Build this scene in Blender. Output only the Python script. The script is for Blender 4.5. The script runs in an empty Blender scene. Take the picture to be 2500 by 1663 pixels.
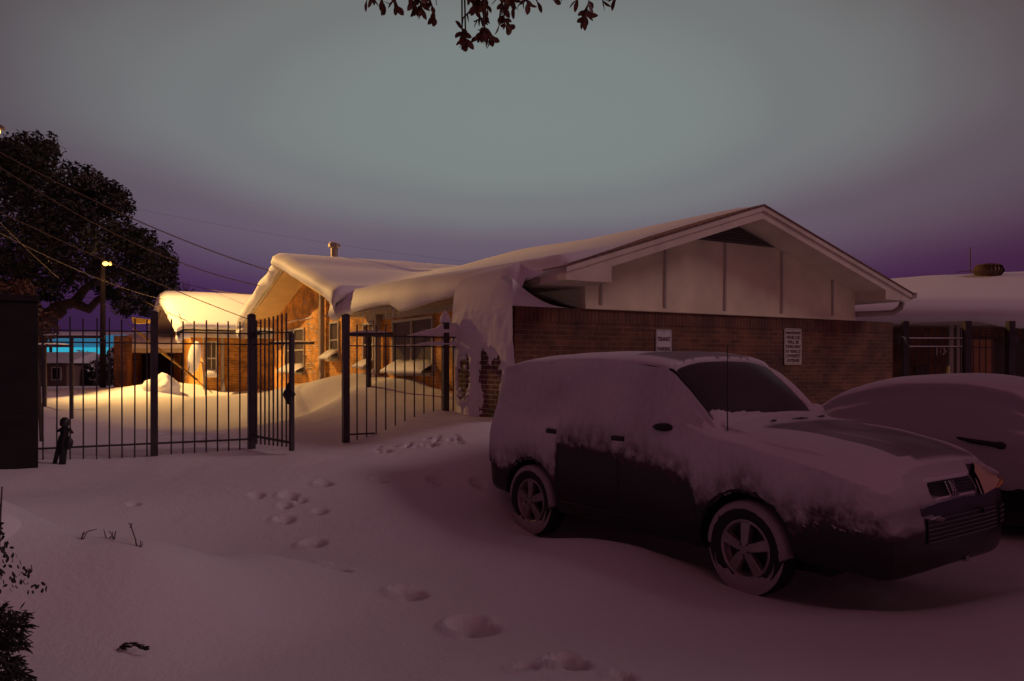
import bpy, bmesh, math, random
import numpy as np
from mathutils import Vector, Matrix, noise
from mathutils.bvhtree import BVHTree
random.seed(7); np.random.seed(7)
sc = bpy.context.scene
COL = sc.collection
PI = math.pi

# ------------------------------------------------------------------ camera
H = 1.77
cam = bpy.data.cameras.new('camera'); cam.lens = 28; cam.sensor_width = 36
cam.shift_y = 0.0234; cam.clip_start = 0.05; cam.clip_end = 2000
co = bpy.data.objects.new('camera', cam); COL.objects.link(co)
co.location = (0, 0, H); co.rotation_euler = (PI/2, 0, 0)
sc.camera = co

# ------------------------------------------------------------------ exposure
sc.view_settings.view_transform = 'Standard'; sc.view_settings.look = 'None'
sc.view_settings.exposure = 0; sc.view_settings.gamma = 1

# ------------------------------------------------------------------ sky: night overcast lit by the city, a pale glow ahead
w = bpy.data.worlds.new('World'); sc.world = w; w.use_nodes = True
nt = w.node_tree; N = nt.nodes; L = nt.links
def wm(op, a, b=None, c=None):
    n = N.new('ShaderNodeMath'); n.operation = op
    for i, v in enumerate((a, b, c)):
        if v is None: continue
        if isinstance(v, (int, float)): n.inputs[i].default_value = v
        else: L.new(v, n.inputs[i])
    return n.outputs[0]
def wramp(f, stops, interp='EASE'):
    r = N.new('ShaderNodeValToRGB'); r.color_ramp.interpolation = interp
    e = r.color_ramp.elements
    while len(e) < len(stops): e.new(0.5)
    for k, (p, c) in enumerate(stops): e[k].position = p; e[k].color = (*c, 1)
    L.new(f, r.inputs[0]); return r.outputs[0]
def wmix(f, a, b):
    m = N.new('ShaderNodeMix'); m.data_type = 'RGBA'; L.new(f, m.inputs[0])
    for s, v in ((m.inputs[6], a), (m.inputs[7], b)):
        if isinstance(v, tuple): s.default_value = (*v, 1)
        else: L.new(v, s)
    return m.outputs[2]
tc = N.new('ShaderNodeTexCoord'); sp = N.new('ShaderNodeSeparateXYZ'); L.new(tc.outputs['Generated'], sp.inputs[0])
az = wm('ARCTAN2', sp.outputs[0], sp.outputs[1]); el = wm('ARCSINE', sp.outputs[2])
elr = wm('DIVIDE', el, 1.5708)
nz = N.new('ShaderNodeTexNoise'); nz.inputs['Scale'].default_value = 2.3; nz.inputs['Detail'].default_value = 6
L.new(tc.outputs['Generated'], nz.inputs['Vector'])
nzo = wm('MULTIPLY', wm('SUBTRACT', nz.outputs[0], 0.5), 0.5)
base = wramp(elr, [(0.0, (.036, .016, .066)), (.055, (.064, .026, .088)), (.10, (.108, .048, .112)), (.17, (.112, .056, .098)), (.26, (.092, .040, .058)), (.6, (.060, .030, .046)), (1.0, (.056, .036, .058))], 'LINEAR')
azr = wm('MULTIPLY_ADD', az, 0.159155, 0.5)       # 0.5 = straight ahead, 0 and 1 = behind
dim = wramp(azr, [(0.0, (1.55, .95, .75)), (.25, (1.0, .75, .75)), (.405, (.55, .42, .52)), (.44, (.95, .90, .95)), (.46, (1.1, 1.1, 1.05)), (.53, (1.05, 1.02, 1.02)), (.575, (.80, .62, .66)), (.61, (.58, .42, .46)), (.75, (.9, .7, .7)), (1.0, (1.55, .95, .75))], 'LINEAR')
mm = N.new('ShaderNodeMix'); mm.data_type = 'RGBA'; mm.blend_type = 'MULTIPLY'; mm.inputs[0].default_value = 1
L.new(base, mm.inputs[6]); L.new(dim, mm.inputs[7])
gx = wm('DIVIDE', wm('SUBTRACT', az, 0.0), 0.55)
gy = wm('DIVIDE', wm('SUBTRACT', el, 0.29), 0.130)
rr = wm('ADD', wm('SQRT', wm('ADD', wm('POWER', wm('ABSOLUTE', gx), 2.0), wm('MULTIPLY', wm('POWER', wm('ABSOLUTE', gy), 2.0), wm('MULTIPLY_ADD', wm('GREATER_THAN', gy, 0.0), -.68, 1.0)))), wm('MULTIPLY', nzo, 0.7))
gf = wramp(wm('MULTIPLY', rr, 0.5), [(0.0, (1, 1, 1)), (.18, (.97, .97, .97)), (.36, (.72, .72, .72)), (.56, (.28, .28, .28)), (.86, (0, 0, 0))], 'EASE')
col = wmix(gf, mm.outputs[2], (.203, .236, .230))
bgn = [n for n in N if n.type == 'BACKGROUND'][0]
L.new(col, bgn.inputs[0]); bgn.inputs[1].default_value = 1.0

# ------------------------------------------------------------------ the key light: one soft low lamp from behind, to the right
sd = bpy.data.lights.new('sun', 'SUN'); sd.energy = 0.48; sd.angle = math.radians(18); sd.color = (1.0, .66, .70)
so = bpy.data.objects.new('sun', sd); COL.objects.link(so)
Ldir = Vector((0.76, -0.02, 0.50)).normalized()
so.rotation_euler = Ldir.to_track_quat('Z', 'Y').to_euler()

# ------------------------------------------------------------------ materials
def mat(name, color=(.5, .5, .5), rough=.6, metal=0, spec=.5, bump=0, bscale=40, var=0, vscale=3, emit=None, estr=0, alpha=None, detail=6):
    m = bpy.data.materials.new(name); m.use_nodes = True; t = m.node_tree; n = t.nodes; l = t.links
    b = n['Principled BSDF']; b.inputs['Base Color'].default_value = (*color, 1); b.inputs['Roughness'].default_value = rough
    b.inputs['Metallic'].default_value = metal; b.inputs['Specular IOR Level'].default_value = spec
    tcn = n.new('ShaderNodeTexCoord')
    if var:
        q = n.new('ShaderNodeTexNoise'); q.inputs['Scale'].default_value = vscale; q.inputs['Detail'].default_value = detail
        l.new(tcn.outputs['Object'], q.inputs['Vector'])
        r = n.new('ShaderNodeValToRGB'); e = r.color_ramp.elements
        e[0].position = .3; e[1].position = .7
        e[0].color = (*[max(0, c*(1-var)) for c in color], 1); e[1].color = (*[min(1, c*(1+var)) for c in color], 1)
        l.new(q.outputs[0], r.inputs[0]); l.new(r.outputs[0], b.inputs['Base Color'])
    if bump:
        q = n.new('ShaderNodeTexNoise'); q.inputs['Scale'].default_value = bscale; q.inputs['Detail'].default_value = 5
        l.new(tcn.outputs['Object'], q.inputs['Vector'])
        bp = n.new('ShaderNodeBump'); bp.inputs['Strength'].default_value = bump; bp.inputs['Distance'].default_value = .02
        l.new(q.outputs[0], bp.inputs['Height']); l.new(bp.outputs[0], b.inputs['Normal'])
    if emit: b.inputs['Emission Color'].default_value = (*emit, 1); b.inputs['Emission Strength'].default_value = estr
    return m

def brick_mat(name, c1, c2, mortar, axis='x', soldier=False, snow=0.0, rough=.85):
    m = bpy.data.materials.new(name); m.use_nodes = True; t = m.node_tree; n = t.nodes; l = t.links
    b = n['Principled BSDF']; b.inputs['Roughness'].default_value = rough
    tcn = n.new('ShaderNodeTexCoord'); s = n.new('ShaderNodeSeparateXYZ'); l.new(tcn.outputs['Object'], s.inputs[0])
    c = n.new('ShaderNodeCombineXYZ')
    u = s.outputs[0] if axis == 'x' else s.outputs[1]
    if soldier: l.new(s.outputs[2], c.inputs[0]); l.new(u, c.inputs[1])
    else: l.new(u, c.inputs[0]); l.new(s.outputs[2], c.inputs[1])
    br = n.new('ShaderNodeTexBrick'); l.new(c.outputs[0], br.inputs['Vector'])
    br.inputs['Scale'].default_value = 1; br.inputs['Brick Width'].default_value = .213; br.inputs['Row Height'].default_value = .0677
    br.inputs['Mortar Size'].default_value = .006; br.inputs['Mortar Smooth'].default_value = .25; br.inputs['Bias'].default_value = -.15
    br.offset = 0 if soldier else .5
    br.inputs['Color1'].default_value = (*c1, 1); br.inputs['Color2'].default_value = (*c2, 1); br.inputs['Mortar'].default_value = (*mortar, 1)
    q = n.new('ShaderNodeTexNoise'); q.inputs['Scale'].default_value = 2.5; q.inputs['Detail'].default_value = 6; l.new(tcn.outputs['Object'], q.inputs['Vector'])
    r = n.new('ShaderNodeValToRGB'); r.color_ramp.elements[0].color = (.45, .45, .47, 1); r.color_ramp.elements[1].color = (1.3, 1.25, 1.15, 1)
    r.color_ramp.elements[0].position = .3; r.color_ramp.elements[1].position = .7
    l.new(q.outputs[0], r.inputs[0])
    mx = n.new('ShaderNodeMix'); mx.data_type = 'RGBA'; mx.blend_type = 'MULTIPLY'; mx.inputs[0].default_value = 1
    l.new(br.outputs['Color'], mx.inputs[6]); l.new(r.outputs[0], mx.inputs[7])
    out = mx.outputs[2]
    if snow:   # rime caught on the brick face and in the joints
        q2 = n.new('ShaderNodeTexNoise'); q2.inputs['Scale'].default_value = 3.2; q2.inputs['Detail'].default_value = 9; q2.inputs['Roughness'].default_value = .7
        l.new(tcn.outputs['Object'], q2.inputs['Vector'])
        ad = n.new('ShaderNodeMath'); ad.operation = 'MULTIPLY_ADD'; l.new(br.outputs['Fac'], ad.inputs[0]); ad.inputs[1].default_value = .11; l.new(q2.outputs[0], ad.inputs[2])
        r2 = n.new('ShaderNodeValToRGB'); r2.color_ramp.elements[0].position = .70-snow; r2.color_ramp.elements[1].position = .74-snow
        l.new(ad.outputs[0], r2.inputs[0])
        m2 = n.new('ShaderNodeMix'); m2.data_type = 'RGBA'; l.new(r2.outputs[0], m2.inputs[0]); l.new(out, m2.inputs[6]); m2.inputs[7].default_value = (.72, .72, .74, 1)
        out = m2.outputs[2]
    l.new(out, b.inputs['Base Color'])
    iv = n.new('ShaderNodeMath'); iv.operation = 'SUBTRACT'; iv.inputs[0].default_value = 1; l.new(br.outputs['Fac'], iv.inputs[1])
    bp = n.new('ShaderNodeBump'); bp.inputs['Strength'].default_value = .7; bp.inputs['Distance'].default_value = .008
    l.new(iv.outputs[0], bp.inputs['Height']); l.new(bp.outputs[0], b.inputs['Normal'])
    return m

def snow_mat(name, c=(.80, .79, .82), bump=.35, scale=18):
    m = bpy.data.materials.new(name); m.use_nodes = True; t = m.node_tree; n = t.nodes; l = t.links
    b = n['Principled BSDF']; b.inputs['Base Color'].default_value = (*c, 1); b.inputs['Roughness'].default_value = .62
    b.inputs['Specular IOR Level'].default_value = .25
    tcn = n.new('ShaderNodeTexCoord')
    q = n.new('ShaderNodeTexNoise'); q.inputs['Scale'].default_value = scale; q.inputs['Detail'].default_value = 8; q.inputs['Roughness'].default_value = .65
    l.new(tcn.outputs['Object'], q.inputs['Vector'])
    q2 = n.new('ShaderNodeTexNoise'); q2.inputs['Scale'].default_value = 260; q2.inputs['Detail'].default_value = 2; l.new(tcn.outputs['Object'], q2.inputs['Vector'])
    a = n.new('ShaderNodeMath'); a.operation = 'MULTIPLY_ADD'; l.new(q2.outputs[0], a.inputs[0]); a.inputs[1].default_value = .30; l.new(q.outputs[0], a.inputs[2])
    bp = n.new('ShaderNodeBump'); bp.inputs['Strength'].default_value = bump; bp.inputs['Distance'].default_value = .012
    l.new(a.outputs[0], bp.inputs['Height']); l.new(bp.outputs[0], b.inputs['Normal'])
    return m
SNOW = snow_mat('snow'); GSNOW = snow_mat('ground_snow', bump=.75, scale=26)
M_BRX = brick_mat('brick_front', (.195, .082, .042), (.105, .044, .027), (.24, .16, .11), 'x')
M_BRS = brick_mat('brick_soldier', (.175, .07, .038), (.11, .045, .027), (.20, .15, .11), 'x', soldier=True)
M_BRY = brick_mat('brick_lamp_toned', (.80, .37, .045), (.54, .22, .025), (.78, .50, .20), 'y', snow=.02)  # brick brightened and yellowed, sodium lamp glow put into the colour
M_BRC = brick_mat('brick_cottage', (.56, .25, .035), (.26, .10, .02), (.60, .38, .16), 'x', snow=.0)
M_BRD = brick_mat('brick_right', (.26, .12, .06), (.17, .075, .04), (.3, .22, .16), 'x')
M_SIDE = mat('siding_paint', (.80, .73, .50), .7, bump=.15, bscale=60, var=.2, vscale=1.3, detail=12)
M_FASC = mat('fascia_paint', (.68, .61, .48), .65, bump=.15, bscale=25, var=.14, vscale=2.5)
M_SOFF = mat('soffit_paint', (.38, .33, .27), .75, var=.1, vscale=2)
M_TRIM = mat('trim_paint', (.42, .37, .31), .6, var=.1)
M_SHIN = mat('shingle', (.24, .13, .11), .95, bump=.8, bscale=30, var=.3, vscale=14)
M_DARK = mat('dark_opening', (.012, .010, .010), .8)
M_GLASS = mat('window_glass', (.10, .075, .055), .35, spec=.25, var=.3, vscale=1.4)
M_FRAME = mat('window_frame', (.50, .46, .40), .5)
M_DOWN = mat('downspout', (.34, .28, .24), .5, var=.15)
M_IRON = mat('iron_paint', (.060, .050, .054), .45, metal=.3, bump=.1, bscale=80, var=.25, vscale=6)
M_BLACK = mat('black_plastic', (.012, .012, .013), .5)
M_WOOD = mat('pole_wood', (.045, .03, .022), .9, bump=.5, bscale=30, var=.3)
M_WIRE = mat('wire', (.09, .055, .035), .6)
M_LEAF = mat('leaf_dark', (.020, .020, .012), .75, var=.5, vscale=1.3)
M_LEAFB = mat('leaf_brown', (.14, .062, .026), .6, var=.45, vscale=25)
M_BARK = mat('bark', (.085, .06, .045), .95, bump=.9, bscale=12, var=.35, vscale=5)
M_YEL = mat('yellow_plastic', (.40, .24, .02), .5)
M_METAL = mat('galvanised', (.30, .24, .2), .45, metal=.5, var=.2)

# ------------------------------------------------------------------ helpers
def tag(o, label=None, cat=None, group=None, kind=None):
    if label: o['label'] = label
    if cat: o['category'] = cat
    if group: o['group'] = group
    if kind: o['kind'] = kind
    return o
def thing(name, label, cat, loc=(0, 0, 0), rz=0, group=None, parent=None):
    o = bpy.data.objects.new(name, None); COL.objects.link(o); o.location = loc; o.rotation_euler = (0, 0, rz)
    o.empty_display_size = .2
    return tag(o, label, cat, group)
class MB:
    def __init__(s): s.v = []; s.f = []; s.m = []
    def add(s, vs, fs, mi=0):
        k = len(s.v); s.v += [tuple(x) for x in vs]; s.f += [tuple(i+k for i in f) for f in fs]; s.m += [mi]*len(fs); return s
    def box(s, x0, x1, y0, y1, z0, z1, mi=0):
        v = [(x0, y0, z0), (x1, y0, z0), (x1, y1, z0), (x0, y1, z0), (x0, y0, z1), (x1, y0, z1), (x1, y1, z1), (x0, y1, z1)]
        return s.add(v, [(0, 3, 2, 1), (4, 5, 6, 7), (0, 1, 5, 4), (1, 2, 6, 5), (2, 3, 7, 6), (3, 0, 4, 7)], mi)
    def tube(s, pts, r, n=8, mi=0, cap=True, sq=False):
        pts = [Vector(p) for p in pts]; k = len(pts)
        rs = r if isinstance(r, (list, tuple)) else [r]*k
        ring = []; up = Vector((0, 0, 1))
        for i, p in enumerate(pts):
            d = (pts[min(i+1, k-1)]-pts[max(i-1, 0)]).normalized()
            a = d.cross(up)
            if a.length < 1e-3: a = d.cross(Vector((0, 1, 0)))
            a.normalize(); b = d.cross(a).normalized()
            for j in range(n):
                t = 2*PI*(j+(.5 if sq else 0))/n
                ring.append(p+(a*math.cos(t)+b*math.sin(t))*rs[i])
        fs = []
        for i in range(k-1):
            for j in range(n):
                fs.append((i*n+j, i*n+(j+1) % n, (i+1)*n+(j+1) % n, (i+1)*n+j))
        if cap: fs.append(tuple(range(n))); fs.append(tuple((k-1)*n+j for j in reversed(range(n))))
        return s.add(ring, fs, mi)
    def grid(s, P, mi=0, closeu=False):
        nu = len(P); nv = len(P[0]); vs = [q for row in P for q in row]; fs = []
        for i in range(nu-1+(1 if closeu else 0)):
            for j in range(nv-1):
                a = i*nv+j; b = ((i+1) % nu)*nv+j
                fs.append((a, b, b+1, a+1))
        return s.add(vs, fs, mi)
    def prism(s, poly, axis, a, b, mi=0):
        # poly: 2-D points; axis 'x': (y,z) extruded in x; 'y': (x,z) extruded in y; 'z': (x,y)
        def P(p, q):
            return {'x': (q, p[0], p[1]), 'y': (p[0], q, p[1]), 'z': (p[0], p[1], q)}[axis]
        n = len(poly); vs = [P(p, a) for p in poly]+[P(p, b) for p in poly]
        fs = [tuple(range(n)), tuple(n+i for i in reversed(range(n)))]+[(i, n+i, n+(i+1) % n, (i+1) % n) for i in range(n)]
        return s.add(vs, fs, mi)
    def blob(s, c, r, seed=0, amp=.25, n=12, freq=1.5, mi=0):
        P = []
        for i in range(n+1):
            th = PI*i/n; row = []
            for j in range(2*n+1):
                ph = 2*PI*(j % (2*n))/(2*n); d = Vector((math.sin(th)*math.cos(ph), math.sin(th)*math.sin(ph), math.cos(th)))
                k = 1+amp*noise.noise(d*freq+Vector((seed*7.1, seed*3.3, seed)))
                row.append((c[0]+d.x*r[0]*k, c[1]+d.y*r[1]*k, c[2]+d.z*r[2]*k))
            P.append(row)
        return s.grid(P, mi)
    def build(s, name, m, parent=None, smooth=False, fix=True, kind=None):
        me = bpy.data.meshes.new(name); me.from_pydata(s.v, [], s.f); 
        ms = m if isinstance(m, (list, tuple)) else [m]
        for q in ms: me.materials.append(q)
        if len(ms) > 1: me.polygons.foreach_set('material_index', s.m)
        if fix:
            bm = bmesh.new(); bm.from_mesh(me); bmesh.ops.remove_doubles(bm, verts=bm.verts, dist=1e-5)
            bmesh.ops.recalc_face_normals(bm, faces=bm.faces); bm.to_mesh(me); bm.free()
        if smooth: me.polygons.foreach_set('use_smooth', [True]*len(me.polygons))
        me.update()
        o = bpy.data.objects.new(name, me); COL.objects.link(o)
        if parent: o.parent = parent
        if kind: o['kind'] = kind
        return o
def bevel(o, wd=.01, seg=2):
    b = o.modifiers.new('bevel', 'BEVEL'); b.width = wd; b.segments = seg; b.limit_method = 'ANGLE'; b.angle_limit = .6
    return o
def pw(px, py, Y):   # photograph position (2357 px wide view) and distance -> point
    return Vector(((px-1178.5)/1833*Y, Y, H-(py-839)/1833*Y))
def fbm(x, y, z=0, o=3):
    a = 0; f = 1; g = 1
    for _ in range(o): a += g*noise.noise(Vector((x*f, y*f, z*f))); f *= 2.1; g *= .5
    return a
def text_mesh(txt, size, name, m, parent, loc, rot, extrude=.0015, sx=1, bold=0, maxw=None):
    cu = bpy.data.curves.new(name, 'FONT'); cu.body = txt; cu.size = size; cu.extrude = extrude; cu.align_x = 'CENTER'; cu.align_y = 'CENTER'; cu.offset = bold
    t = bpy.data.objects.new(name, cu); COL.objects.link(t)
    bpy.context.view_layer.update()
    me = bpy.data.meshes.new_from_object(t.evaluated_get(bpy.context.evaluated_depsgraph_get()))
    bpy.data.objects.remove(t); 
    o = bpy.data.objects.new(name, me); me.materials.clear(); me.materials.append(m); COL.objects.link(o)
    if maxw:
        xs_ = [v.co.x for v in me.vertices]; sx = min(1.0, maxw/(max(xs_)-min(xs_)))
    M = Matrix.Translation(loc) @ rot.to_4x4() @ Matrix.Diagonal((sx, 1, 1, 1))
    me.transform(M); o.parent = parent
    return o

# ------------------------------------------------------------------ snow ground
CP = []   # control points x, y, z
def cpp(px, py, z):
    Y = (H-z)*1833/(py-839); CP.append(((px-1178.5)/1833*Y, Y, z))
def cpy(px, py, Y):
    p = pw(px, py, Y); CP.append((p.x, p.y, p.z))
for a in [(1178, 1568, .16), (600, 1568, .17), (1800, 1568, .12), (2357, 1568, .12), (940, 1370, .17), (1300, 1450, .12), (770, 1305, .20), (655, 1200, .30),
          (1650, 1480, .11), (2100, 1470, .13), (300, 1150, .50), (600, 1130, .50), (900, 1110, .50), (100, 1130, .52), (560, 1300, .26), (450, 1480, .28), (1120, 1290, .17),
          (150, 960, .62), (450, 1000, .66), (250, 1000, .64), (700, 960, .74), (560, 950, .72), (900, 1200, .32), (1000, 1120, .42)]: cpp(*a)
FL0 = Vector((-.80, 11.9)); D2 = Vector((.8616, .5075)); D1 = Vector((-.5075, .8616))
def fence_pt(px):   # where the sight line through column px meets the fence line
    r = (px-1178.5)/1833; t = (r*FL0.y-FL0.x)/(D2.x-r*D2.y); return FL0+D2*t, t
for px, py in [(85, 1060), (220, 1056), (355, 1049), (579, 1033), (680, 1026), (796, 1018), (900, 982), (1025, 944), (1060, 952)]:
    q, t = fence_pt(px); cpy(px, py, q.y)
for a in [(1140, 968, 10.5), (1080, 958, 11.4), (1000, 1045, 9.6), (1130, 1050, 9.6), (850, 1030, 10.2), (1135, 1150, 8.9), (1100, 1180, 8.3),
          (1222, 1232, 8.1), (1165, 1196, 8.5), (1310, 1262, 7.9), (1400, 1247, 7.35), (1480, 1262, 7.1), (1600, 1302, 6.75), (1660, 1345, 6.35), (1722, 1368, 6.0), (1850, 1391, 5.65),
          (2000, 1402, 5.35), (2200, 1392, 5.35), (2340, 1360, 5.6),
          (690, 884, 19.5), (755, 870, 17.5), (800, 905, 15.5), (870, 882, 15.2), (930, 890, 14.8), (1000, 912, 13.9), (640, 905, 23), (600, 905, 24), (450, 918, 28.5), (520, 915, 28.5), (350, 878, 29.5), (300, 898, 29), (220, 908, 28), (100, 915, 28),
          (200, 893, 38), (100, 890, 42), (380, 900, 28)]: cpy(*a)
for a in [(1.7, 7.7, -.10), (.9, 8.7, -.06), (2.6, 6.6, -.10), (3.3, 6.1, -.08), (1.25, 7.3, -.03), (2.1, 6.4, -.05), (2.6, 5.75, -.02), (3.3, 5.9, -.03), (4.6, 7.3, .12), (6.5, 9, .2), (5, 10, .25), (3, 10.5, .4), (8, 12, .4), (9, 15, .4), (12, 18, .5), (1, 11.0, .8), (10, 30, .4), (0, 40, .4), (-40, 60, .3), (40, 60, .3), (-30, 30, .6),
          (-14, 10, .65), (-9, 4, .7), (6, 4, .15), (9, 6, .2), (14, 8, .3), (-5, 1, .5), (0, 1, .2), (5, 1, .15), (-40, 10, .6), (40, 20, .4),
          (-2.62, 4.75, .74), (-2.3, 4.75, .74), (-2.0, 4.75, .66), (-1.6, 4.85, .40), (-2.6, 5.35, .50), (-2.2, 5.35, .46), (-1.2, 4.9, .22), (-2.85, 4.6, .88), (-3.12, 4.6, 1.04), (-3.3, 5.5, .58), (-2.9, 5.35, .50), (-1.9, 5.8, .42), (-3.7, 4.6, 1.1), (-4.2, 5.0, 1.15), (-3.2, 4.0, .62), (-2.5, 3.9, .38), (-1.8, 3.8, .24), (-2.3, 3.2, .3)]: CP.append(a)
CP = np.array(CP)
def kern(d2): return np.sqrt(d2+.25)
D = ((CP[:, None, :2]-CP[None, :, :2])**2).sum(-1)
nC = len(CP); A = np.zeros((nC+1, nC+1)); A[:nC, :nC] = kern(D)-np.eye(nC)*.02; A[:nC, nC] = 1; A[nC, :nC] = 1
WT = np.linalg.solve(A, np.append(CP[:, 2], 0))
PRINTS = [(1090, 1443, .36, .55), (770, 1308, .26, .2), (940, 1368, .28, .1), (720, 1255, .24, -.2), (655, 1203, .20, .1), (665, 1146, .2, .0), (590, 1144, .16, .0), (745, 1118, .2, .2), (875, 1107, .2, 0), (1000, 1107, .2, 0),
          (1100, 1112, .2, 0), (735, 1184, .16, 0), (655, 1170, .14, 0), (1310, 1525, .26, .5), (1430, 1556, .16, .3), (1205, 1538, .16, -.4), (305, 1163, .12, 0), (690, 1158, .14, 0)]
fp = []
def hbase(x, y):
    d = (x[..., None]-CP[:, 0])**2+(y[..., None]-CP[:, 1])**2
    z = (kern(d)*WT[:nC]).sum(-1)+WT[nC]
    R = np.sqrt(x*x+y*y); k = np.clip((R-48)/30, 0, 1)
    return z*(1-k)+.35*k
def hb1(x, y): return float(hbase(np.array([x], float), np.array([y], float))[0])
for px, py, ln, an in PRINTS:
    YY = np.arange(3.2, 13, .02); Y = float(YY[np.argmax(H-(py-839)/1833*YY <= hbase((px-1178.5)/1833*YY, YY))])
    fp.append(((px-1178.5)/1833*Y, Y, ln, an))
# scuffed snow by the fence foot and tracks in the yard
rs = random.Random(3)
for i in range(26):
    px = rs.uniform(860, 1060); py = 1022+(px-830)*.06+rs.uniform(-3, 10); Y = 10.1-.3*rs.random()
    fp.append(((px-1178.5)/1833*Y, Y, rs.uniform(.06, .12), rs.uniform(-1, 1)))
for i in range(60):
    px = rs.uniform(170, 520); py = 955+(px-170)*.17+rs.gauss(0, 9); Y = 6
    Y = (H-.66)*1833/(py-839)
    fp.append(((px-1178.5)/1833*Y, Y, rs.uniform(.12, .3), rs.uniform(-.6, .6)))
def height(x, y, fine=True):
    z = hbase(x, y)
    for (fx, fy, ln, an) in fp:
        m = (np.abs(x-fx) < 1.0) & (np.abs(y-fy) < 1.0)
        if not m.any(): continue
        dx = x[m]-fx; dy = y[m]-fy; c, s_ = math.cos(an), math.sin(an)
        u = (dx*c-dy*s_)/(ln*.38); v = (dx*s_+dy*c)/(ln*.32)
        r2 = u*u+v*v
        dep = .27*min(1, ln/.26)
        z[m] += -dep*np.exp(-(r2**2.6)) + dep*.14*np.exp(-((np.sqrt(r2)-1.45)/.22)**2)*(u < .2)
    return z
def axis(fine0, fine1, step, lo, hi, g=1.09):
    a = list(np.arange(fine0, fine1, step)); s_ = step
    r = a[-1]
    while r < hi: s_ *= g; r += s_; a.append(r)
    s_ = step; r = a[0]; b = []
    while r > lo: s_ *= g; r -= s_; b.append(r)
    return np.array(b[::-1]+a)
gxs = axis(-4.4, 4.6, .030, -420, 420); gys = axis(3.2, 11.0, .030, -6, 500, 1.05)
GX, GY = np.meshgrid(gxs, gys, indexing='ij'); GZ = height(GX, GY)
nx, ny = GX.shape
GZl = GZ.ravel().copy(); gxl = GX.ravel(); gyl = GY.ravel()
for i in range(nx*ny):
    x_, y_ = gxl[i], gyl[i]
    if abs(x_) < 25 and y_ < 50:
        GZl[i] += .035*noise.noise(Vector((x_*.7, y_*.7, 3)))+.010*noise.noise(Vector((x_*2.6, y_*1.8, 1)))+(.0035*noise.noise(Vector((x_*11, y_*9, 5))) if y_ < 13 else 0)
me = bpy.data.meshes.new('snow_ground')
idx = np.arange(nx*ny).reshape(nx, ny)
F = np.stack([idx[:-1, :-1], idx[1:, :-1], idx[1:, 1:], idx[:-1, 1:]], -1).reshape(-1, 4)
me.from_pydata(np.stack([gxl, gyl, GZl], -1).tolist(), [], F.tolist()); me.polygons.foreach_set('use_smooth', [True]*len(me.polygons))
me.materials.append(GSNOW); go = bpy.data.objects.new('snow_ground', me); COL.objects.link(go); tag(go, kind='structure')
def gz(x, y): return float(height(np.array([x], float), np.array([y], float))[0])

# ------------------------------------------------------------------ apartment building A + cross gable, local x = along the front, y = away
P0 = (1.775, 11.5, 0); RZ = math.radians(30.5)
def t2w(t, s, z=0): return Vector((P0[0]+D2.x*t+D1.x*s, P0[1]+D2.y*t+D1.y*s, z))
bld = thing('apartment_building', 'long low brick apartment building with a cream gable end and heavy snow on the roof', 'building', P0, RZ)
M_PORCHSH = mat('porch_shade_tone', (.06, .045, .035), .8)  # shade of the porch void put into the colour
# brick front wall with soldier course
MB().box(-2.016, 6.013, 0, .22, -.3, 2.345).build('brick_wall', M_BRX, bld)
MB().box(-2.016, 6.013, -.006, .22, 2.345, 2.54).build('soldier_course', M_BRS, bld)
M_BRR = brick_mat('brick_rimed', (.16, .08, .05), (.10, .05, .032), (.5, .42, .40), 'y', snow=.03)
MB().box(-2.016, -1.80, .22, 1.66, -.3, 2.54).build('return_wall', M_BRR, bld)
AX, AZ, SL = 1.95, 4.15, .3151
def za(t): return AZ-abs(t-AX)*SL
# siding gable
sid = [(-.9, 2.54), (4.9, 2.54), (4.9, za(4.9)-.19), (AX, AZ-.19), (-.9, za(-.9)-.19)]
MB().prism(sid, 'y', -.03, .15).build('gable_siding', M_SIDE, bld)
for t in (-.633, .54, 1.757, 3.03, 4.29):
    MB().box(t-.02, t+.02, -.048, -.03, 2.60, min(za(t)-.20, 3.66)).build('batten', mat_b if False else M_TRIM, bld)
MB().box(-.9, 4.9, -.042, -.03, 2.545, 2.60).build('skirt_board', M_SIDE, bld)
M_LOUV = mat('louvre', (.11, .09, .075), .8)
vent = MB().prism([(1.02, 3.665), (2.86, 3.665), (AX, 3.955)], 'y', -.05, -.031).build('gable_vent', M_LOUV, bld)
mb = MB()
for k in range(6):
    z = 3.68+k*.042; hw = (3.945-z)/SL-.06; mb.box(AX-hw*.95, AX+hw*.95, -.075, -.05, z, z+.018)
mb.build('vent_louvre', M_LOUV, vent)
# roof slab of the long wing
prof = [(-1.63, 2.85), (-1.63, za(-1.63)), (AX, AZ), (5.60, za(5.60)), (5.60, 2.87), (4.9, 2.87), (4.9, za(4.9)-.19), (AX, AZ-.19), (-.9, za(-.9)-.19), (-.9, 2.85)]
MB().prism(prof, 'y', -.62, 8.2).build('roof', M_FASC, bld)
MB().prism([(.6, za(.6)-.19), (.6, za(.6)), (AX, AZ), (5.60, za(5.60)), (5.60, 2.87), (4.9, 2.87), (4.9, za(4.9)-.19), (AX, AZ-.19)], 'y', 8.2, 22).build('roof', M_FASC, bld)
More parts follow.
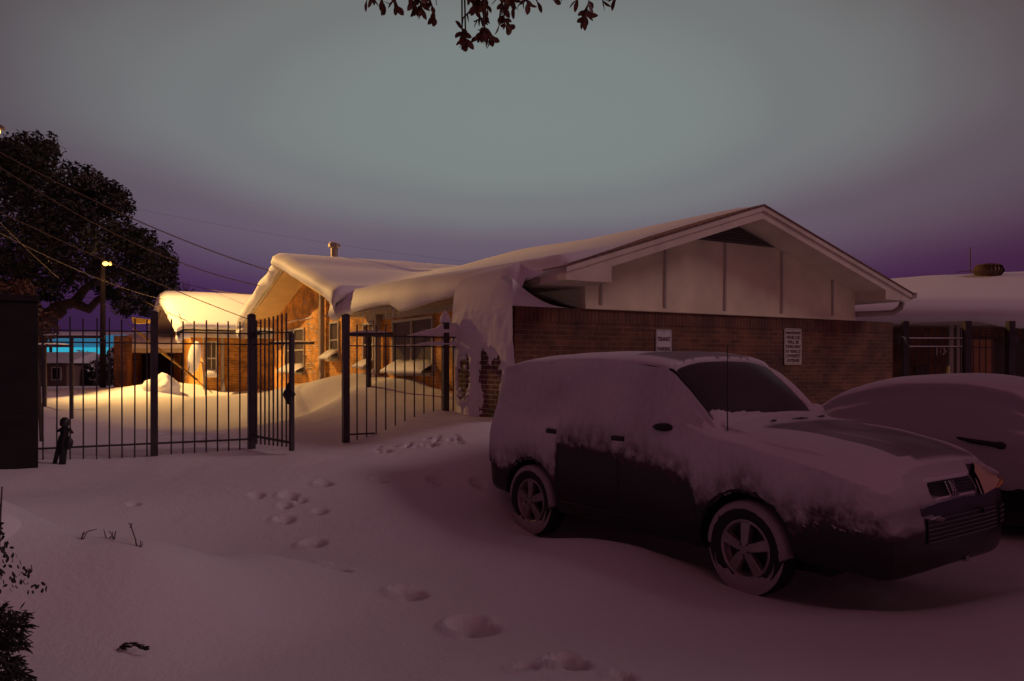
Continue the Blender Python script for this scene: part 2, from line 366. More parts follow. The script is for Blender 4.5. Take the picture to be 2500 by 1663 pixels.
# rake boards (second step of the fascia) and shingles
for sgn, te, nm in ((-1, -1.63, 'rake_board'), (1, 5.60, 'rake_board')):
    MB().prism([(te, za(te)-.005), (AX, AZ-.005), (AX, AZ-.075), (te, za(te)-.075)], 'y', -.645, -.62).build(nm, M_FASC, bld)
MB().prism([(-1.70, za(-1.70)+.002), (AX, AZ+.002), (5.67, za(5.67)+.002), (5.67, za(5.67)+.016), (AX, AZ+.018), (-1.70, za(-1.70)+.016)], 'y', -.66, 8.1).build('shingle_layer', M_SHIN, bld)
mb = MB()
for k in range(13):
    y0 = -.62+k*.14
    mb.prism([(-1.68, za(-1.68)+.032), (AX-.1, AZ+.0), (AX-.1, AZ+.012), (-1.68, za(-1.68)+.042)], 'y', y0, y0+.13) if False else None
for k in range(24):
    t0 = -1.66+k*.15; y = -.655
    mb.add([(t0, y, za(t0)+.018), (t0+.15, y, za(t0+.15)+.026), (t0+.15, y+1.4, za(t0+.15)+.026), (t0, y+1.4, za(t0)+.018),
            (t0+.15, y, za(t0+.15)+.016), (t0+.15, y+1.4, za(t0+.15)+.016)], [(0, 1, 2, 3), (1, 4, 5, 2)])
mb.build('shingle_course', M_SHIN, bld, fix=False)
# gutter and downpipe on the right eave
g = MB(); g.prism([(5.61, 2.90), (5.74, 2.93), (5.76, 3.02), (5.66, 3.02), (5.61, 3.0)], 'y', -.64, 22); g.build('gutter', M_DOWN, bld)
pts = [(5.35, -.35, 2.86), (5.35, -.35, 2.74), (5.27, -.3, 2.66), (5.1, -.2, 2.63), (4.95, -.1, 2.62), (4.86, .1, 2.60)]
MB().tube([(5.62, -.45, 2.86), (5.60, -.42, 2.76), (5.50, -.35, 2.68), (5.2, -.22, 2.66), (4.9, -.06, 2.65)], .05, 10).build('downspout', M_DOWN, bld, smooth=True)
# window wall and cross-gable wall (plane x = -1.1)
WX = -1.1; BS, BZ, BSL = 12.25, 4.42, .27
def zb(s): return BZ-abs(s-BS)*BSL
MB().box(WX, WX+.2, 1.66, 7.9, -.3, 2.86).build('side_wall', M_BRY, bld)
MB().box(-1.8, -.72, 1.54, 1.66, -.3, 2.86).build('porch_shade_panel', M_PORCHSH, bld)  # dark panel added to keep the porch void in shade and stop lamplight
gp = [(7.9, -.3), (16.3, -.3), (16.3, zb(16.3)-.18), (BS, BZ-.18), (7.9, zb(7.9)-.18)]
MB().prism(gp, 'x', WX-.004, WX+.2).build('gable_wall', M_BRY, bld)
# roof slab of the cross gable
M_CROSS = mat('cross_gable_bounce_paint', (.68, .48, .22), .65, var=.1, vscale=2)  # yellowish paint, warmed further to stand for lamplight bounced off snow
gr = [(16.9, zb(16.9)-.25), (16.9, zb(16.9)), (BS, BZ), (7.6, zb(7.6)), (7.6, zb(7.6)-.18), (BS, BZ-.18), (16.3, zb(16.3)-.18), (16.3, zb(16.9)-.25)]
MB().prism(gr, 'x', -1.85, 7.5).build('cross_roof', M_CROSS, bld)
MB().prism([(7.6, zb(7.6)-.03), (BS, BZ-.03), (BS, BZ-.11), (7.6, zb(7.6)-.11)], 'x', -1.885, -1.85).build('rake_board', M_FASC, bld)
MB().prism([(16.95, zb(16.95)-.03), (BS, BZ-.03), (BS, BZ-.11), (16.95, zb(16.95)-.11)], 'x', -1.885, -1.85).build('rake_board', M_FASC, bld)
# soffit of the side eave, frieze, fascia gutter
MB().box(-1.60, WX, .25, 8.2, 2.835, 2.849).build('eave_soffit', M_SOFF, bld)
MB().box(WX-.03, WX, 1.7, 8.0, 2.72, 2.834).build('frieze_board', M_TRIM, bld)
MB().box(-1.70, -1.635, .0, 8.2, 2.86, 2.98).build('eave_gutter', M_DOWN, bld)
def side_window(parent, x, s0, s1, z0, z1, nsash=2, sill=True, sdep=.22, sh=.16, dirn=-1):
    w_ = MB(); f = .05; xo = x+dirn*.012
    for a, b_, c, d in ((s0, s0+f, z0, z1), (s1-f, s1, z0, z1), (s0+f, s1-f, z1-f, z1), (s0+f, s1-f, z0, z0+f)): w_.box(min(x, xo+dirn*.03), max(x, xo+dirn*.03), a, b_, c, d)
    for k in range(1, nsash):
        sm = s0+(s1-s0)*k/nsash; w_.box(min(x, xo+dirn*.03), max(x, xo+dirn*.03), sm-.025, sm+.025, z0+f, z1-f)
    zm = (z0+z1)/2
    for k in range(nsash):
        a = s0+(s1-s0)*k/nsash+f*.6; b_ = s0+(s1-s0)*(k+1)/nsash-f*.6
        w_.box(min(x, xo+dirn*.018), max(x, xo+dirn*.018), a+.01, b_-.01, zm-.02, zm+.02)
    wo = w_.build('window', M_FRAME, parent)
    MB().box(min(x+dirn*.004, x-.002), max(x+dirn*.004, x-.002), s0+f, s1-f, z0+f, z1-f).build('pane', M_GLASS, wo)
    if sill:
        MB().box(min(x, x+dirn*.1), max(x, x+dirn*.1), s0-.05, s1+.05, z0-.07, z0).build('sill', M_TRIM, wo)
        P = []
        for i in range(17):
            s_ = s0-.04+(s1-s0+.08)*i/16; e = min(1, min(i, 16-i)/1.5)
            k = sh*(.95+.15*noise.noise(Vector((s_*2, 3, x))))*(.65+.35*e)
            P.append([(x+dirn*.003, s_, z0), (x+dirn*.003, s_, z0+k), (x+dirn*sdep*.35, s_, z0+k*.72), (x+dirn*sdep*.75, s_, z0+k*.22), (x+dirn*sdep*.8, s_, z0-.02), (x+dirn*sdep*.4, s_, z0-.01)])
        MB().grid(P).build('sill_snow', SNOW, wo, smooth=True)
    return wo
side_window(bld, WX, 4.48, 6.48, 1.62, 2.68, 2, sdep=.36, sh=.26)
side_window(bld, WX, 7.55, 8.23, 1.72, 2.70, 1, sdep=.36, sh=.2)
side_window(bld, WX-.004, 9.93, 10.64, 1.92, 2.84, 1, sdep=.40, sh=.26)
side_window(bld, WX-.004, 12.93, 14.97, 1.56, 2.80, 2, sdep=.36, sh=.26)
# snow caught on brick ledges of the gable wall
def ledge(s0, s1, z, th, nm='ledge_snow', sd_=0, dep=.035):
    P = []
    n_ = max(6, int((s1-s0)/.06))
    for i in range(n_+1):
        s_ = s0+(s1-s0)*i/n_; k = th*(.6+.8*abs(noise.noise(Vector((s_*5, sd_, 1)))))*(1 if 0 < i < n_ else .1); zz = z+.03*noise.noise(Vector((s_*2.3, sd_, 7)))
        P.append([(WX-.005, s_, zz), (WX-dep, s_, zz), (WX-dep*.8, s_, zz+k*.7), (WX-.005, s_, zz+k)])
    MB().grid(P).build(nm, SNOW, bld, smooth=True)
ledge(12.2, 14.9, 3.02, .045, sd_=1); ledge(9.2, 11.6, 3.02, .05, sd_=2)
rl = random.Random(5)
for k in range(12): 
    s_ = rl.uniform(11.2, 12.8); ledge(s_-.3, s_+rl.uniform(.1, .5), 1.55+k*.12, .018, sd_=k+9, dep=.02)
def downspout(s, z1, z0):
    a = MB(); a.box(WX-.16, WX-.05, s-.06, s+.06, z0, z1); d = a.build('downspout', M_DOWN, bld)
    MB().tube([(WX-.10, s+.02, z0+.55), (WX-.22, s+.20, z0+.32), (WX-.24, s+.24, z0+.1), (WX-.16, s+.12, z0-.1)], [.03, .05, .06, .05], 8).build('elbow_snow', SNOW, d, smooth=True)
    return d
downspout(11.06, 3.75, .9); downspout(7.11, 2.84, 1.2)
# the roof snow of both wings as one blanket
def lerp(a, b, k): return a+(b-a)*k
def interp(x, xs, ys): return float(np.interp(x, xs, ys))
def sm(k): k = max(0, min(1, k)); return k*k*(3-2*k)
def thick(t, s):
    base_ = interp(s, [-.7, 0, 3, 6, 11, 16], [.02, .05, .13, .22, .32, .34])
    if t > AX: base_ *= .5
    return base_*(1+.18*noise.noise(Vector((t*.5, s*.4, 2))))+.05*noise.noise(Vector((t*.35, s*.3, 8)))*sm(s/3)
def roofz(t, s):
    a = za(t) if t < 5.7 else -9
    b_ = zb(s) if s > 7.6 else -9
    k = .10
    m_ = max(a, b_); 
    if b_ > -5 and a > -5:
        h_ = max(k*2-abs(a-b_), 0)/(k*2); m_ += h_*h_*k*.5
    return m_
def s_front(t):     # front limit of the blanket: shingles stay bare along the rake
    return interp(t, [-2.2, -1.3, -.6, .2, 1.3, 1.75, 1.95, 5.6], [-.70, -.60, -.36, -.05, -.12, -.42, -.55, -.3])
def droop(s):
    return interp(s, [-.6, .0, .6, 1.4, 2.2, 3.0, 3.9, 4.3, 4.8, 5.6, 7, 8.2, 9.2, 10.2, 10.9, 11.2], [.04, .06, .12, .16, .18, .22, .30, .30, .14, .10, .18, .26, .34, .40, .22, .05])
def outw(s):
    return interp(s, [-.6, .2, 1, 3.9, 4.5, 5.2, 8, 9.5, 10.5, 11.2], [.02, .05, .14, .24, .22, .20, .22, .30, .28, .1])
P = []
ss = list(np.arange(0, 8.35, .09))
for s in ss:
    row = []; te = -1.66; dr = droop(s); ow = outw(s)*(1+.15*noise.noise(Vector((s*1.5, 0, 0)))); zt_ = roofz(te, max(s, -.6))
    th = thick(te, s)+.12
    row += [(te+.5, s, zt_+.06), (te+.02, s, zt_-.10), (te-ow*.55, s, zt_-dr*.75), (te-ow*.85, s, zt_-dr), (te-ow, s, zt_-dr*.80), (te-ow*1.02, s, zt_-dr*.35), (te-ow*.85, s, zt_+th*.25), (te-ow*.4, s, zt_+th*.75)]
    for k in range(40):
        t = te+.02+(AX-te)*k/39; row.append((t, s, roofz(t, s)+max(.012, thick(t, s)+.12*max(0, 1-(t-te)/1.2)*(1-sm((s-7.2)/.7)))-.22*sm((s-7.8)/.5)))
    for k in range(1, 10):
        t = AX+(5.6-AX)*k/9; row.append((t, s, roofz(t, s)+max(.012, thick(t, s))))
    P.append(row)
# shear the first rows to the bare-shingle line
for i, s in enumerate(ss):
    k = max(0, 1-s/2.2)
    P[i] = [(p[0], lerp(p[1], s_front(p[0])+s*(1-s_front(p[0])/2.2) if k > 0 else p[1], 1 if k > 0 else 0), p[2] if s > .25 else lerp(roofz(p[0], 0)+.028 if p[0] > -1.62 else p[2]+.05, p[2], sm(s/.25))) for p in P[i]]
for i, s in enumerate(ss):        # the cornice tapers away at the front corner
    k = sm(s/.7)
    P[i] = [(lerp(-1.66, p[0], k), p[1], lerp(za(-1.66)+.01, p[2], k)) if p[0] < -1.62 else p for p in P[i]]
MB().grid(P).build('roof_snow', SNOW, bld, smooth=True)

P = []
for j in range(58):
    s = 17.05-(17.05-7.6)*j/57
    row = []
    near = s < BS
    e = -1.88-.10-.07*noise.noise(Vector((s*1.3, 4, 0)))-(.10 if near else .0)
    zr = zb(s); th = .30*(1+.2*noise.noise(Vector((s*.9, 1, 1))))
    if s > 16.6: th *= .8
    dr = (.16+.14*noise.noise(Vector((s*1.1, 9, 0)))) if not near else interp(s, [7.6, 8.0, 8.5, 9.7, 10.7, 11.6, 12.25], [.16, .12, -.02, .04, .10, .04, .0])*(1+.15*noise.noise(Vector((s*2.1, 9, 3))))
    if near: e += .10*sm((BS-s)/1.2)
    row += [(-1.6, s, zr-.02), (-1.87, s, zr-.02), (e, s, zr-dr*.9), (e-.09, s, zr-dr*.6), (e-.12, s, zr+.02), (e-.07, s, zr+th*.65), (e+.08, s, zr+th*.95)]
    for k in range(24):
        t = e+.2+(6-e)*k/23; row.append((t, s, max(zr+th, roofz(t, s)+thick(t, s)-.0) if not near else max(zr+th, roofz(t, s)+thick(t, s)-.03)))
    P.append(row)
# far eave lip
last = P[0]; lip = [[(p[0], p[1]+d_, p[2]-z_) for p in last] for d_, z_ in ((-.1, .45), (.12, .38), (.16, .2), (.1, .06))]
lip2 = [[(p[0]+(.05 if q_ > 1 else 0), p[1]-d_, p[2]-z_) for p in P[-1]] for q_, (d_, z_) in enumerate(((.10, .04), (.17, .14), (.17, .24), (.10, .30), (-.25, .30)))]
MB().grid(lip+P+lip2).build('cross_roof_snow', SNOW, bld, smooth=True)
# wind-packed drift plastered between eave, wall top and return wall
def plaster(s, z):    # thickness of the plastered snow on the return wall; negative = bare brick
    b_ = .022+.035*fbm(s*2, z*2, 5)+.035*sm((z-1.8)/.35)
    hole = -.135*math.exp(-((abs(s-.62-.10*(z-1.3))/.27)**3+(abs(z-1.30)/.50)**3))
    hole -= .10*math.exp(-((s-1.46)/.15)**2-((z-1.55)/.24)**2)
    hole += .012*noise.noise(Vector((s*7, z*8, 1)))*(1 if z < 2 else .3)+(.07*noise.noise(Vector((s*5, z*4, 1)))+.05*noise.noise(Vector((s*13, z*17, 1)))+.03*noise.noise(Vector((s*30, z*40, 1))) if hole < -.006 else .003*noise.noise(Vector((s*16, z*16, 1))))
    hole += .035*math.exp(-((s-.9)/.30)**2-((z-2.35)/.22)**2)
    return b_+hole
P = []
for i in range(110):
    s = -.02+1.78*i/109; row = []
    for (t, z) in ((-1.3, 3.22), (-1.70, 3.18), (-1.92, 3.06), (-2.02, 2.90), (-2.06, 2.74), (-2.07, 2.6)):
        k = interp(s, [0, .25, .6], [.0, .55, 1]); row.append((lerp(-2.0, t, k), s-.02, lerp(2.54+(z-2.54)*.55*(s+.05)/.3, z, k)+.02*noise.noise(Vector((s*2, z*3, 0)))))
    for j in range(90):
        z = 2.54-1.9*j/89; 
        row.append((-2.016-plaster(s, z), s, z))
    P.append(row)
MB().grid(P).build('wall_snow', SNOW, bld, smooth=True)
# snow swept over the wall top, left end of the front wall
P = []
for i in range(14):
    t = -2.06+.95*i/13; k = 1-i/13
    P.append([(t, -.02, 2.54), (t, -.015, 2.54+.36*k**2.2), (t, .12, 2.54+.42*k**2), (t, .3, 2.54+.40*k**2)])
MB().grid(P).build('wall_top_snow', SNOW, bld, smooth=True)
# plumbing vent on the roof
vt = t2w(.6, 14.0); v0 = MB().tube([(-.38, 12.6, 4.3), (-.38, 12.6, 5.02)], .10, 12).build('vent_pipe', M_METAL, bld, smooth=False)
MB().tube([(-.38, 12.6, 5.0), (-.38, 12.6, 5.03), (-.38, 12.6, 5.11), (-.38, 12.6, 5.14)], [.10, .17, .17, .08], 12).build('vent_cap', M_METAL, v0)
MB().blob((-.38, 12.6, 5.15), (.13, .13, .04)).build('cap_snow', SNOW, v0, smooth=True)

# icicles along the side eave
ri = random.Random(12)
for k in range(9):
    s_ = ri.uniform(4.6, 7.6); zt_ = 2.84; ln_ = ri.uniform(.08, .26)
    MB().tube([(-1.68, s_, zt_+.03), (-1.68, s_, zt_-ln_*.5), (-1.68, s_, zt_-ln_)], [.014, .009, .002], 6).build('icicle', SNOW, bld, smooth=True)
# ------------------------------------------------------------------ signs on the front wall
M_SIGN = mat('sign_white', (.62, .62, .63), .4, var=.05, vscale=8); M_SIGNB = mat('sign_aged', (.60, .54, .46), .5, var=.1, vscale=6)
M_INK = mat('sign_ink', (.10, .05, .04), .6)
RX = Matrix.Rotation(PI/2, 3, 'X')
def rrect(x0, x1, z0, z1, r, n=5):
    p = []
    for cx, cz, a0 in ((x1-r, z1-r, 0), (x0+r, z1-r, 90), (x0+r, z0+r, 180), (x1-r, z0+r, 270)):
        for k in range(n+1):
            a = math.radians(a0+90*k/n); p.append((cx+r*math.cos(a), cz+r*math.sin(a)))
    return p
def sign(t, ztop, w_, h_, lines, label, m, sizes, border, ys):
    wl = t2w(t, -.012, ztop-h_/2)
    s_ = thing('wall_sign', label, 'sign', wl, RZ)
    MB().prism(rrect(-w_/2, w_/2, -h_/2, h_/2, .03), 'y', -.003, .003).build('sign_plate', m, s_)
    o_ = rrect(-w_/2+border, w_/2-border, -h_/2+border, h_/2-border, .02); i_ = rrect(-w_/2+border+.006, w_/2-border-.006, -h_/2+border+.006, h_/2-border-.006, .016)
    n = len(o_); mb = MB(); mb.add([(p[0], -.0045, p[1]) for p in o_+i_], [(k, (k+1) % n, n+(k+1) % n, n+k) for k in range(n)]); mb.build('sign_border', M_INK, s_, fix=False)
    for k, ln in enumerate(lines):
        text_mesh(ln, sizes[k], 'sign_lettering', M_INK, s_, Vector((0, -.0055, ys[k])), RX, .001, bold=.0022, maxw=w_-2*border-.035)
    for zz in (h_/2-.035, -h_/2+.035): MB().tube([(0, -.003, zz), (0, -.009, zz)], .008, 8).build('bolt', M_METAL, s_)
    return s_
sign(.535, 2.285, .305, .457, ['TENANT', 'PARKING'], 'small white TENANT PARKING sign on the brick wall under the cream gable', M_SIGN, [.085, .079], .012, [.085, -.06])
sign(3.33, 2.365, .42, .60, ['UNAUTHORIZED', 'VEHICLES', 'WILL BE', 'TOWED AWAY', 'AT VEHICLE', "OWNER'S", 'EXPENSE'], 'larger yellowed tow-away sign with seven lines of lettering on the brick wall', M_SIGNB,
     [.058, .078, .078, .070, .072, .078, .078], .014, [.225, .15, .073, -.003, -.080, -.155, -.232])

# ------------------------------------------------------------------ cottage behind (C)
PC = (-11.6, 30.0, 0)
cot = thing('brick_cottage', 'far brick cottage wing with lamp-lit snowy gable roof and a satellite dish', 'building', PC, RZ)
CH, CZ, CSL, CE = 4.6, 4.55, .30, 3.1
def zc(s): return CZ-abs(s-CH)*CSL
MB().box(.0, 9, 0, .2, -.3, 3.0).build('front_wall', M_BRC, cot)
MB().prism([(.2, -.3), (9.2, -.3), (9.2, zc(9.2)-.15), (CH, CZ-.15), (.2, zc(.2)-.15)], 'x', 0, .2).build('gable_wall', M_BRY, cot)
MB().prism([(-.55, zc(-.55)-.22), (-.55, zc(-.55)), (CH, CZ), (9.7, zc(9.7)), (9.7, zc(9.7)-.18), (CH, CZ-.18), (0, zc(0)-.18), (0, zc(-.55)-.22)], 'x', -.8, 9.2).build('roof', M_FASC, cot)
MB().box(.1, 9, -.60, -.555, zc(-.55)-.2, zc(-.55)-.04).build('eave_gutter', M_FRAME, cot)
P = []
for j in range(46):
    s = -.72+(9.95+.72)*j/45; th = .34*(1+.15*noise.noise(Vector((s, 3, 0)))); zr = zc(s); e = -.82-.12-.06*noise.noise(Vector((s*1.2, 0, 5)))
    row = [(-.6, s, zr-.02), (-.84, s, zr-.03), (e, s, zr-.25-.1*noise.noise(Vector((s, 8, 8)))), (e-.13, s, zr-.05), (e-.1, s, zr+th*.6), (e+.1, s, zr+th*.95)]
    for k in range(16): row.append((e+.25+(9.5-e)*k/15, s, zr+th))
    P.append(row)
lipa = [[(p[0], p[1]+.14, p[2]-.22) for p in P[0]], [(p[0], p[1]-.02, p[2]-.21) for p in P[0]], [(p[0], p[1]-.06, p[2]-.10) for p in P[0]]]
lipb = [[(p[0], p[1]+.1, p[2]-.15) for p in P[-1]], [(p[0], p[1]+.05, p[2]-.4) for p in P[-1]]]
MB().grid(lipa+P+lipb).build('roof_snow', SNOW, cot, smooth=True)
def front_window(parent, x0, x1, y, z0, z1, nm='window', nb=1, m=M_GLASS):
    w_ = MB(); f = .05
    for a, b_, c, d in ((x0, x0+f, z0, z1), (x1-f, x1, z0, z1), (x0+f, x1-f, z1-f, z1), (x0+f, x1-f, z0, z0+f), (x0+f, x1-f, (z0+z1)/2-.03, (z0+z1)/2+.03)): w_.box(a, b_, y-.04, y, c, d)
    for k in range(1, nb+1): xm = x0+(x1-x0)*k/(nb+1); w_.box(xm-.015, xm+.015, y-.03, y, z0+f, z1-f)
    wo = w_.build(nm, M_FRAME, parent)
    MB().box(x0+f, x1-f, y-.012, y-.002, z0+f, z1-f).build('pane', m, wo)
    P = []
    for i in range(9):
        x_ = x0-.03+(x1-x0+.06)*i/8; k = .24 if 0 < i < 8 else .12
        P.append([(x_, y-.002, z0-.02), (x_, y-.01, z0+k), (x_, y-.14, z0+k*.6), (x_, y-.22, z0), (x_, y-.2, z0-.06), (x_, y, z0-.05)])
    MB().grid(P).build('sill_snow', SNOW, wo, smooth=True)
    return wo
front_window(cot, .06, .46, 0, 1.35, 2.65)
ds = MB().box(.6, .7, -.1, -.0, .3, 2.9).build('downspout', M_DOWN, cot)
MB().tube([(.66, -.12, 1.2), (.68, -.14, .7), (.62, -.12, .25)], [.03, .09, .12], 8).build('downspout_snow', SNOW, ds, smooth=True)
MB().box(-.05, .0, -.05, .0, -.3, 2.95).build('corner_board', M_FRAME, cot)
# satellite dish on its arm
dish_c = pw(447, 823, 28.2)
dish = thing('satellite_dish', 'snow-plastered satellite dish tilted beside the far cottage wall', 'dish', dish_c, math.radians(-20))
P = []
for i in range(7):
    r = .56*i/6; row = []
    for j in range(25): a = 2*PI*j/24; row.append((r*math.cos(a)*.55, -.10*(1-(r/.56)**2)+.0, r*math.sin(a)*.98+r*math.cos(a)*.35))
    P.append(row)
dd = MB().grid(P).build('reflector', SNOW, dish, smooth=True); sl = dd.modifiers.new('t', 'SOLIDIFY'); sl.thickness = .03
MB().tube([(0, .02, 0), (-.35, -.1, -.75)], .03, 8).build('arm', M_METAL, dish)
MB().tube([(0, .02, 0), (.1, .3, -.2), (.12, .5, -1.6)], .03, 8).build('mast', M_METAL, dish)

# ------------------------------------------------------------------ right-hand building (D), facing the camera
rb = thing('porch_building', 'low brick building behind the right fence with a deep sagging snow roof and porch', 'building', (0, 0, 0))
MB().box(6.2, 13.5, 18.2, 18.4, 0, 2.9).build('brick_wall', M_BRD, rb)
MB().prism([(6.2, 2.62), (6.2, 2.76), (10, 2.76), (16, 2.76), (16, 2.62)], 'y', 16.5, 18.2).build('porch_ceiling', M_SOFF, rb)
MB().box(6.2, 16, 16.44, 16.5, 2.58, 2.78).build('eave_fascia', M_TRIM, rb)
# silhouette-driven roof: a shallow hipped slope rising to the right
MB().add([(5.6, 16.5, 2.78), (16, 16.5, 2.78), (16, 20.5, 3.75), (7.0, 20.5, 3.62), (5.6, 22.5, 2.78), (16, 24.5, 2.78)], [(0, 1, 2, 3), (3, 2, 5, 4), (0, 3, 4)]).build('roof', M_SHIN, rb)
P = []
for i in range(60):
    x = 5.7+10.2*i/59; row = []
    dr = interp(x, [5.7, 7.5, 9.0, 9.6, 10.1, 10.6, 12, 16], [.12, .13, .07, .06, .18, .22, .26, .26])
    row += [(x, 16.7, 2.66), (x, 16.42, 2.72-dr), (x, 16.28, 2.74-dr*.9), (x, 16.18, 2.80-dr*.3), (x, 16.22, 2.95), (x, 16.4, 3.10)]
    hz = interp(x, [5.7, 7.5, 9, 10.5, 12, 16], [3.66, 3.78, 3.92, 4.04, 4.12, 4.3])
    for k in range(14):
        a = k/13; row.append((x, 16.5+4.0*a, lerp(3.14, hz, a**.9)+.03*noise.noise(Vector((x*.8, a*4, 0)))))
    row.append((x, 23.5, 2.9)); P.append(row)
MB().grid(P).build('roof_snow', SNOW, rb, smooth=True)
M_DOORL = mat('door_orange', (.58, .26, .12), .6, var=.1)
dx0 = (2238-1178.5)/1833*18.0; dx1 = (2292-1178.5)/1833*18.0
dr_ = MB().box(dx0, dx1, 18.1, 18.19, .3, 2.35).build('door', M_DOORL, rb); MB().box(dx0-.08, dx0, 18.08, 18.2, .3, 2.42).build('door_frame', M_TRIM, dr_)
MB().box(dx0+.02, dx1, 18.05, 18.098, 1.22, 1.3).build('push_bar', M_BLACK, dr_)
for px in (2188, 2205, 2318): 
    x = (px-1178.5)/1833*16.9; MB().box(x-.05, x+.05, 16.85, 16.95, 0, 2.62).build('porch_post', M_TRIM, rb)
MB().box(9.2, 9.45, 18.1, 18.19, 1.2, 1.75).build('window', M_GLASS, rb)
MB().box(10.9, 11.7, 18.12, 18.19, 1.2, 2.3).build('window', M_GLASS, rb)
text_mesh('1041', .26, 'house_number', mat('number_paint', (.75, .6, .5), .5), rb, Vector(((2181-1178.5)/1833*18.1, 18.19, 2.07)), RX, .01, bold=.004)
tv = thing('turbine_vent', 'round dark turbine vent on the snow roof of the right building', 'roof vent', ((2275-1178.5)/1833*20.0, 20.0, 3.85), 0)
MB().tube([(0, 0, -.15), (0, 0, .12), ], .22, 16).build('neck', M_METAL, tv)
mb = MB()
for k in range(24):
    a = 2*PI*k/24; b_ = a+.35
    mb.add([(.24*math.cos(a), .24*math.sin(a), .10), (.36*math.cos(a+.1), .36*math.sin(a+.1), .26), (.30*math.cos(a+.2), .30*math.sin(a+.2), .40),
            (.27*math.cos(b_), .27*math.sin(b_), .40), (.33*math.cos(b_), .33*math.sin(b_), .26), (.22*math.cos(b_), .22*math.sin(b_), .10)], [(0, 1, 4, 5), (1, 2, 3, 4)])
mb.tube([(0, 0, .395), (0, 0, .43), (0, 0, .46)], [.30, .26, .05], 16)
mb.tube([(0, 0, .1), (0, 0, .4)], .25, 16)
mb.build('turbine_head', mat('rust_metal', (.16, .10, .06), .7, metal=.3, var=.3), tv, fix=False)
an = pw(2233, 635, 21)
ant = thing('roof_antenna', 'thin antenna mast rising behind the right building roof', 'antenna', (an.x, an.y, 3.3))
MB().tube([(0, 0, 0), (0, 0, an.z-3.3+.75)], .016, 6).build('mast', M_WIRE, ant)
MB().tube([(-.38, 0, .9), (.1, 0, .95)], .009, 6).build('crossbar', M_WIRE, ant)

# ------------------------------------------------------------------ fences
def picket_fence(root, pts_t, posts, zb_fn, ztop=2.33, rails=(2.17, 2.03, .78), spacing=.135, r0=None, railrange=None):
    pass
fl = thing('iron_fence', 'dark iron picket fence between the black wall and the gate', 'fence', (FL0.x, FL0.y, 0), RZ)
def bar(parent, nm, a, b_, w_, m=M_IRON, sq=True): return MB().tube([a, b_], w_, 4 if sq else 8, sq=sq).build(nm, m, parent)
tl = fence_pt(80)[1]; t1 = fence_pt(355)[1]; t2 = fence_pt(579)[1]
def fence_run(parent, ta, tb, ztop, rails, sp, skip=(), zlow=None):
    for z, w_ in rails: bar(parent, 'rail', (ta, 0, z), (tb, 0, z), w_)
    t = ta+sp*.6
    while t < tb-.03:
        q = FL0+D2*t; g_ = gz(q.x, q.y)-.15
        if all(abs(t-k) > .06 for k in skip): bar(parent, 'picket', (t, -.0, g_), (t+.006*math.sin(t*31), .0, ztop+.012*math.sin(t*17)), .0115)
        t += sp
def post(parent, t, ztop, w_=.06, fin=False, y=0):
    q = FL0+D2*t; g_ = gz(q.x, q.y)-.25
    p = bar(parent, 'post', (t, y, g_), (t, y, ztop), w_)
    c = MB().tube([(t, y, ztop+.001), (t, y, ztop+.012), (t, y, ztop+.03)], [w_*1.12, w_*1.12, w_*.5], 4, sq=True).build('post_cap', M_IRON, p)
    if fin: MB().tube([(t, y, ztop-.03), (t, y, ztop+.01), (t, y, ztop+.09), (t, y, ztop+.15)], [w_*1.25, w_*1.35, w_*.9, w_*.15], 10).build('post_snow', SNOW, p, smooth=True)
    return p
fence_run(fl, tl, t2, 2.32, [(2.17, .012), (2.03, .012), (.80, .016)], .137, skip=(t1, t2))
post(fl, t1, 2.40, .056); post(fl, t2, 2.40, .062)
fr = thing('iron_fence', 'iron picket fence with snow lumps on its rails beside the snow-plastered wall', 'fence', (FL0.x, FL0.y, 0), RZ)
t3 = fence_pt(796)[1]; t4 = fence_pt(1025)[1]; t5 = fence_pt(1062)[1]
for z, w_, ta, tb in ((2.17, .014, t3, t5), (2.03, .012, t3, t5), (.80, .016, t3, t3+.42)): bar(fr, 'rail', (ta, 0, z), (tb, 0, z), w_)
for k in range(9):
    px = 821.8+k*22.0; t = fence_pt(px)[1]; q = FL0+D2*t; bar(fr, 'picket', (t, 0, gz(q.x, q.y)-.15), (t, 0, 2.33 if k < 5 else 2.20), .011)
bar(fr, 'picket', (t4+.13, 0, .9), (t4+.13, 0, 2.2), .012)
post(fr, t3, 2.44, .062); post(fr, t4, 2.42, .062, fin=True)
def rail_snow(z, ta, tb, prof_, nm='rail_snow'):
    P = []
    for i in range(28):
        k = i/27; t = ta+(tb-ta)*k; h_ = interp(k, *prof_)*(1+.15*noise.noise(Vector((t*6, z, 0))))
        P.append([(t, -.03, z+.008), (t, -.05, z+h_*.4), (t, -.025, z+h_*.9), (t, .02, z+h_), (t, .05, z+h_*.4), (t, .03, z+.008)])
    MB().grid(P).build(nm, SNOW, fr, smooth=True)
rail_snow(2.18, fence_pt(940)[1], t5, ([0, .2, .5, .65, .8, 1], [.01, .06, .13, .20, .22, .2]))
rail_snow(2.04, fence_pt(950)[1], t5, ([0, .2, .5, 1], [.01, .05, .08, .09]))
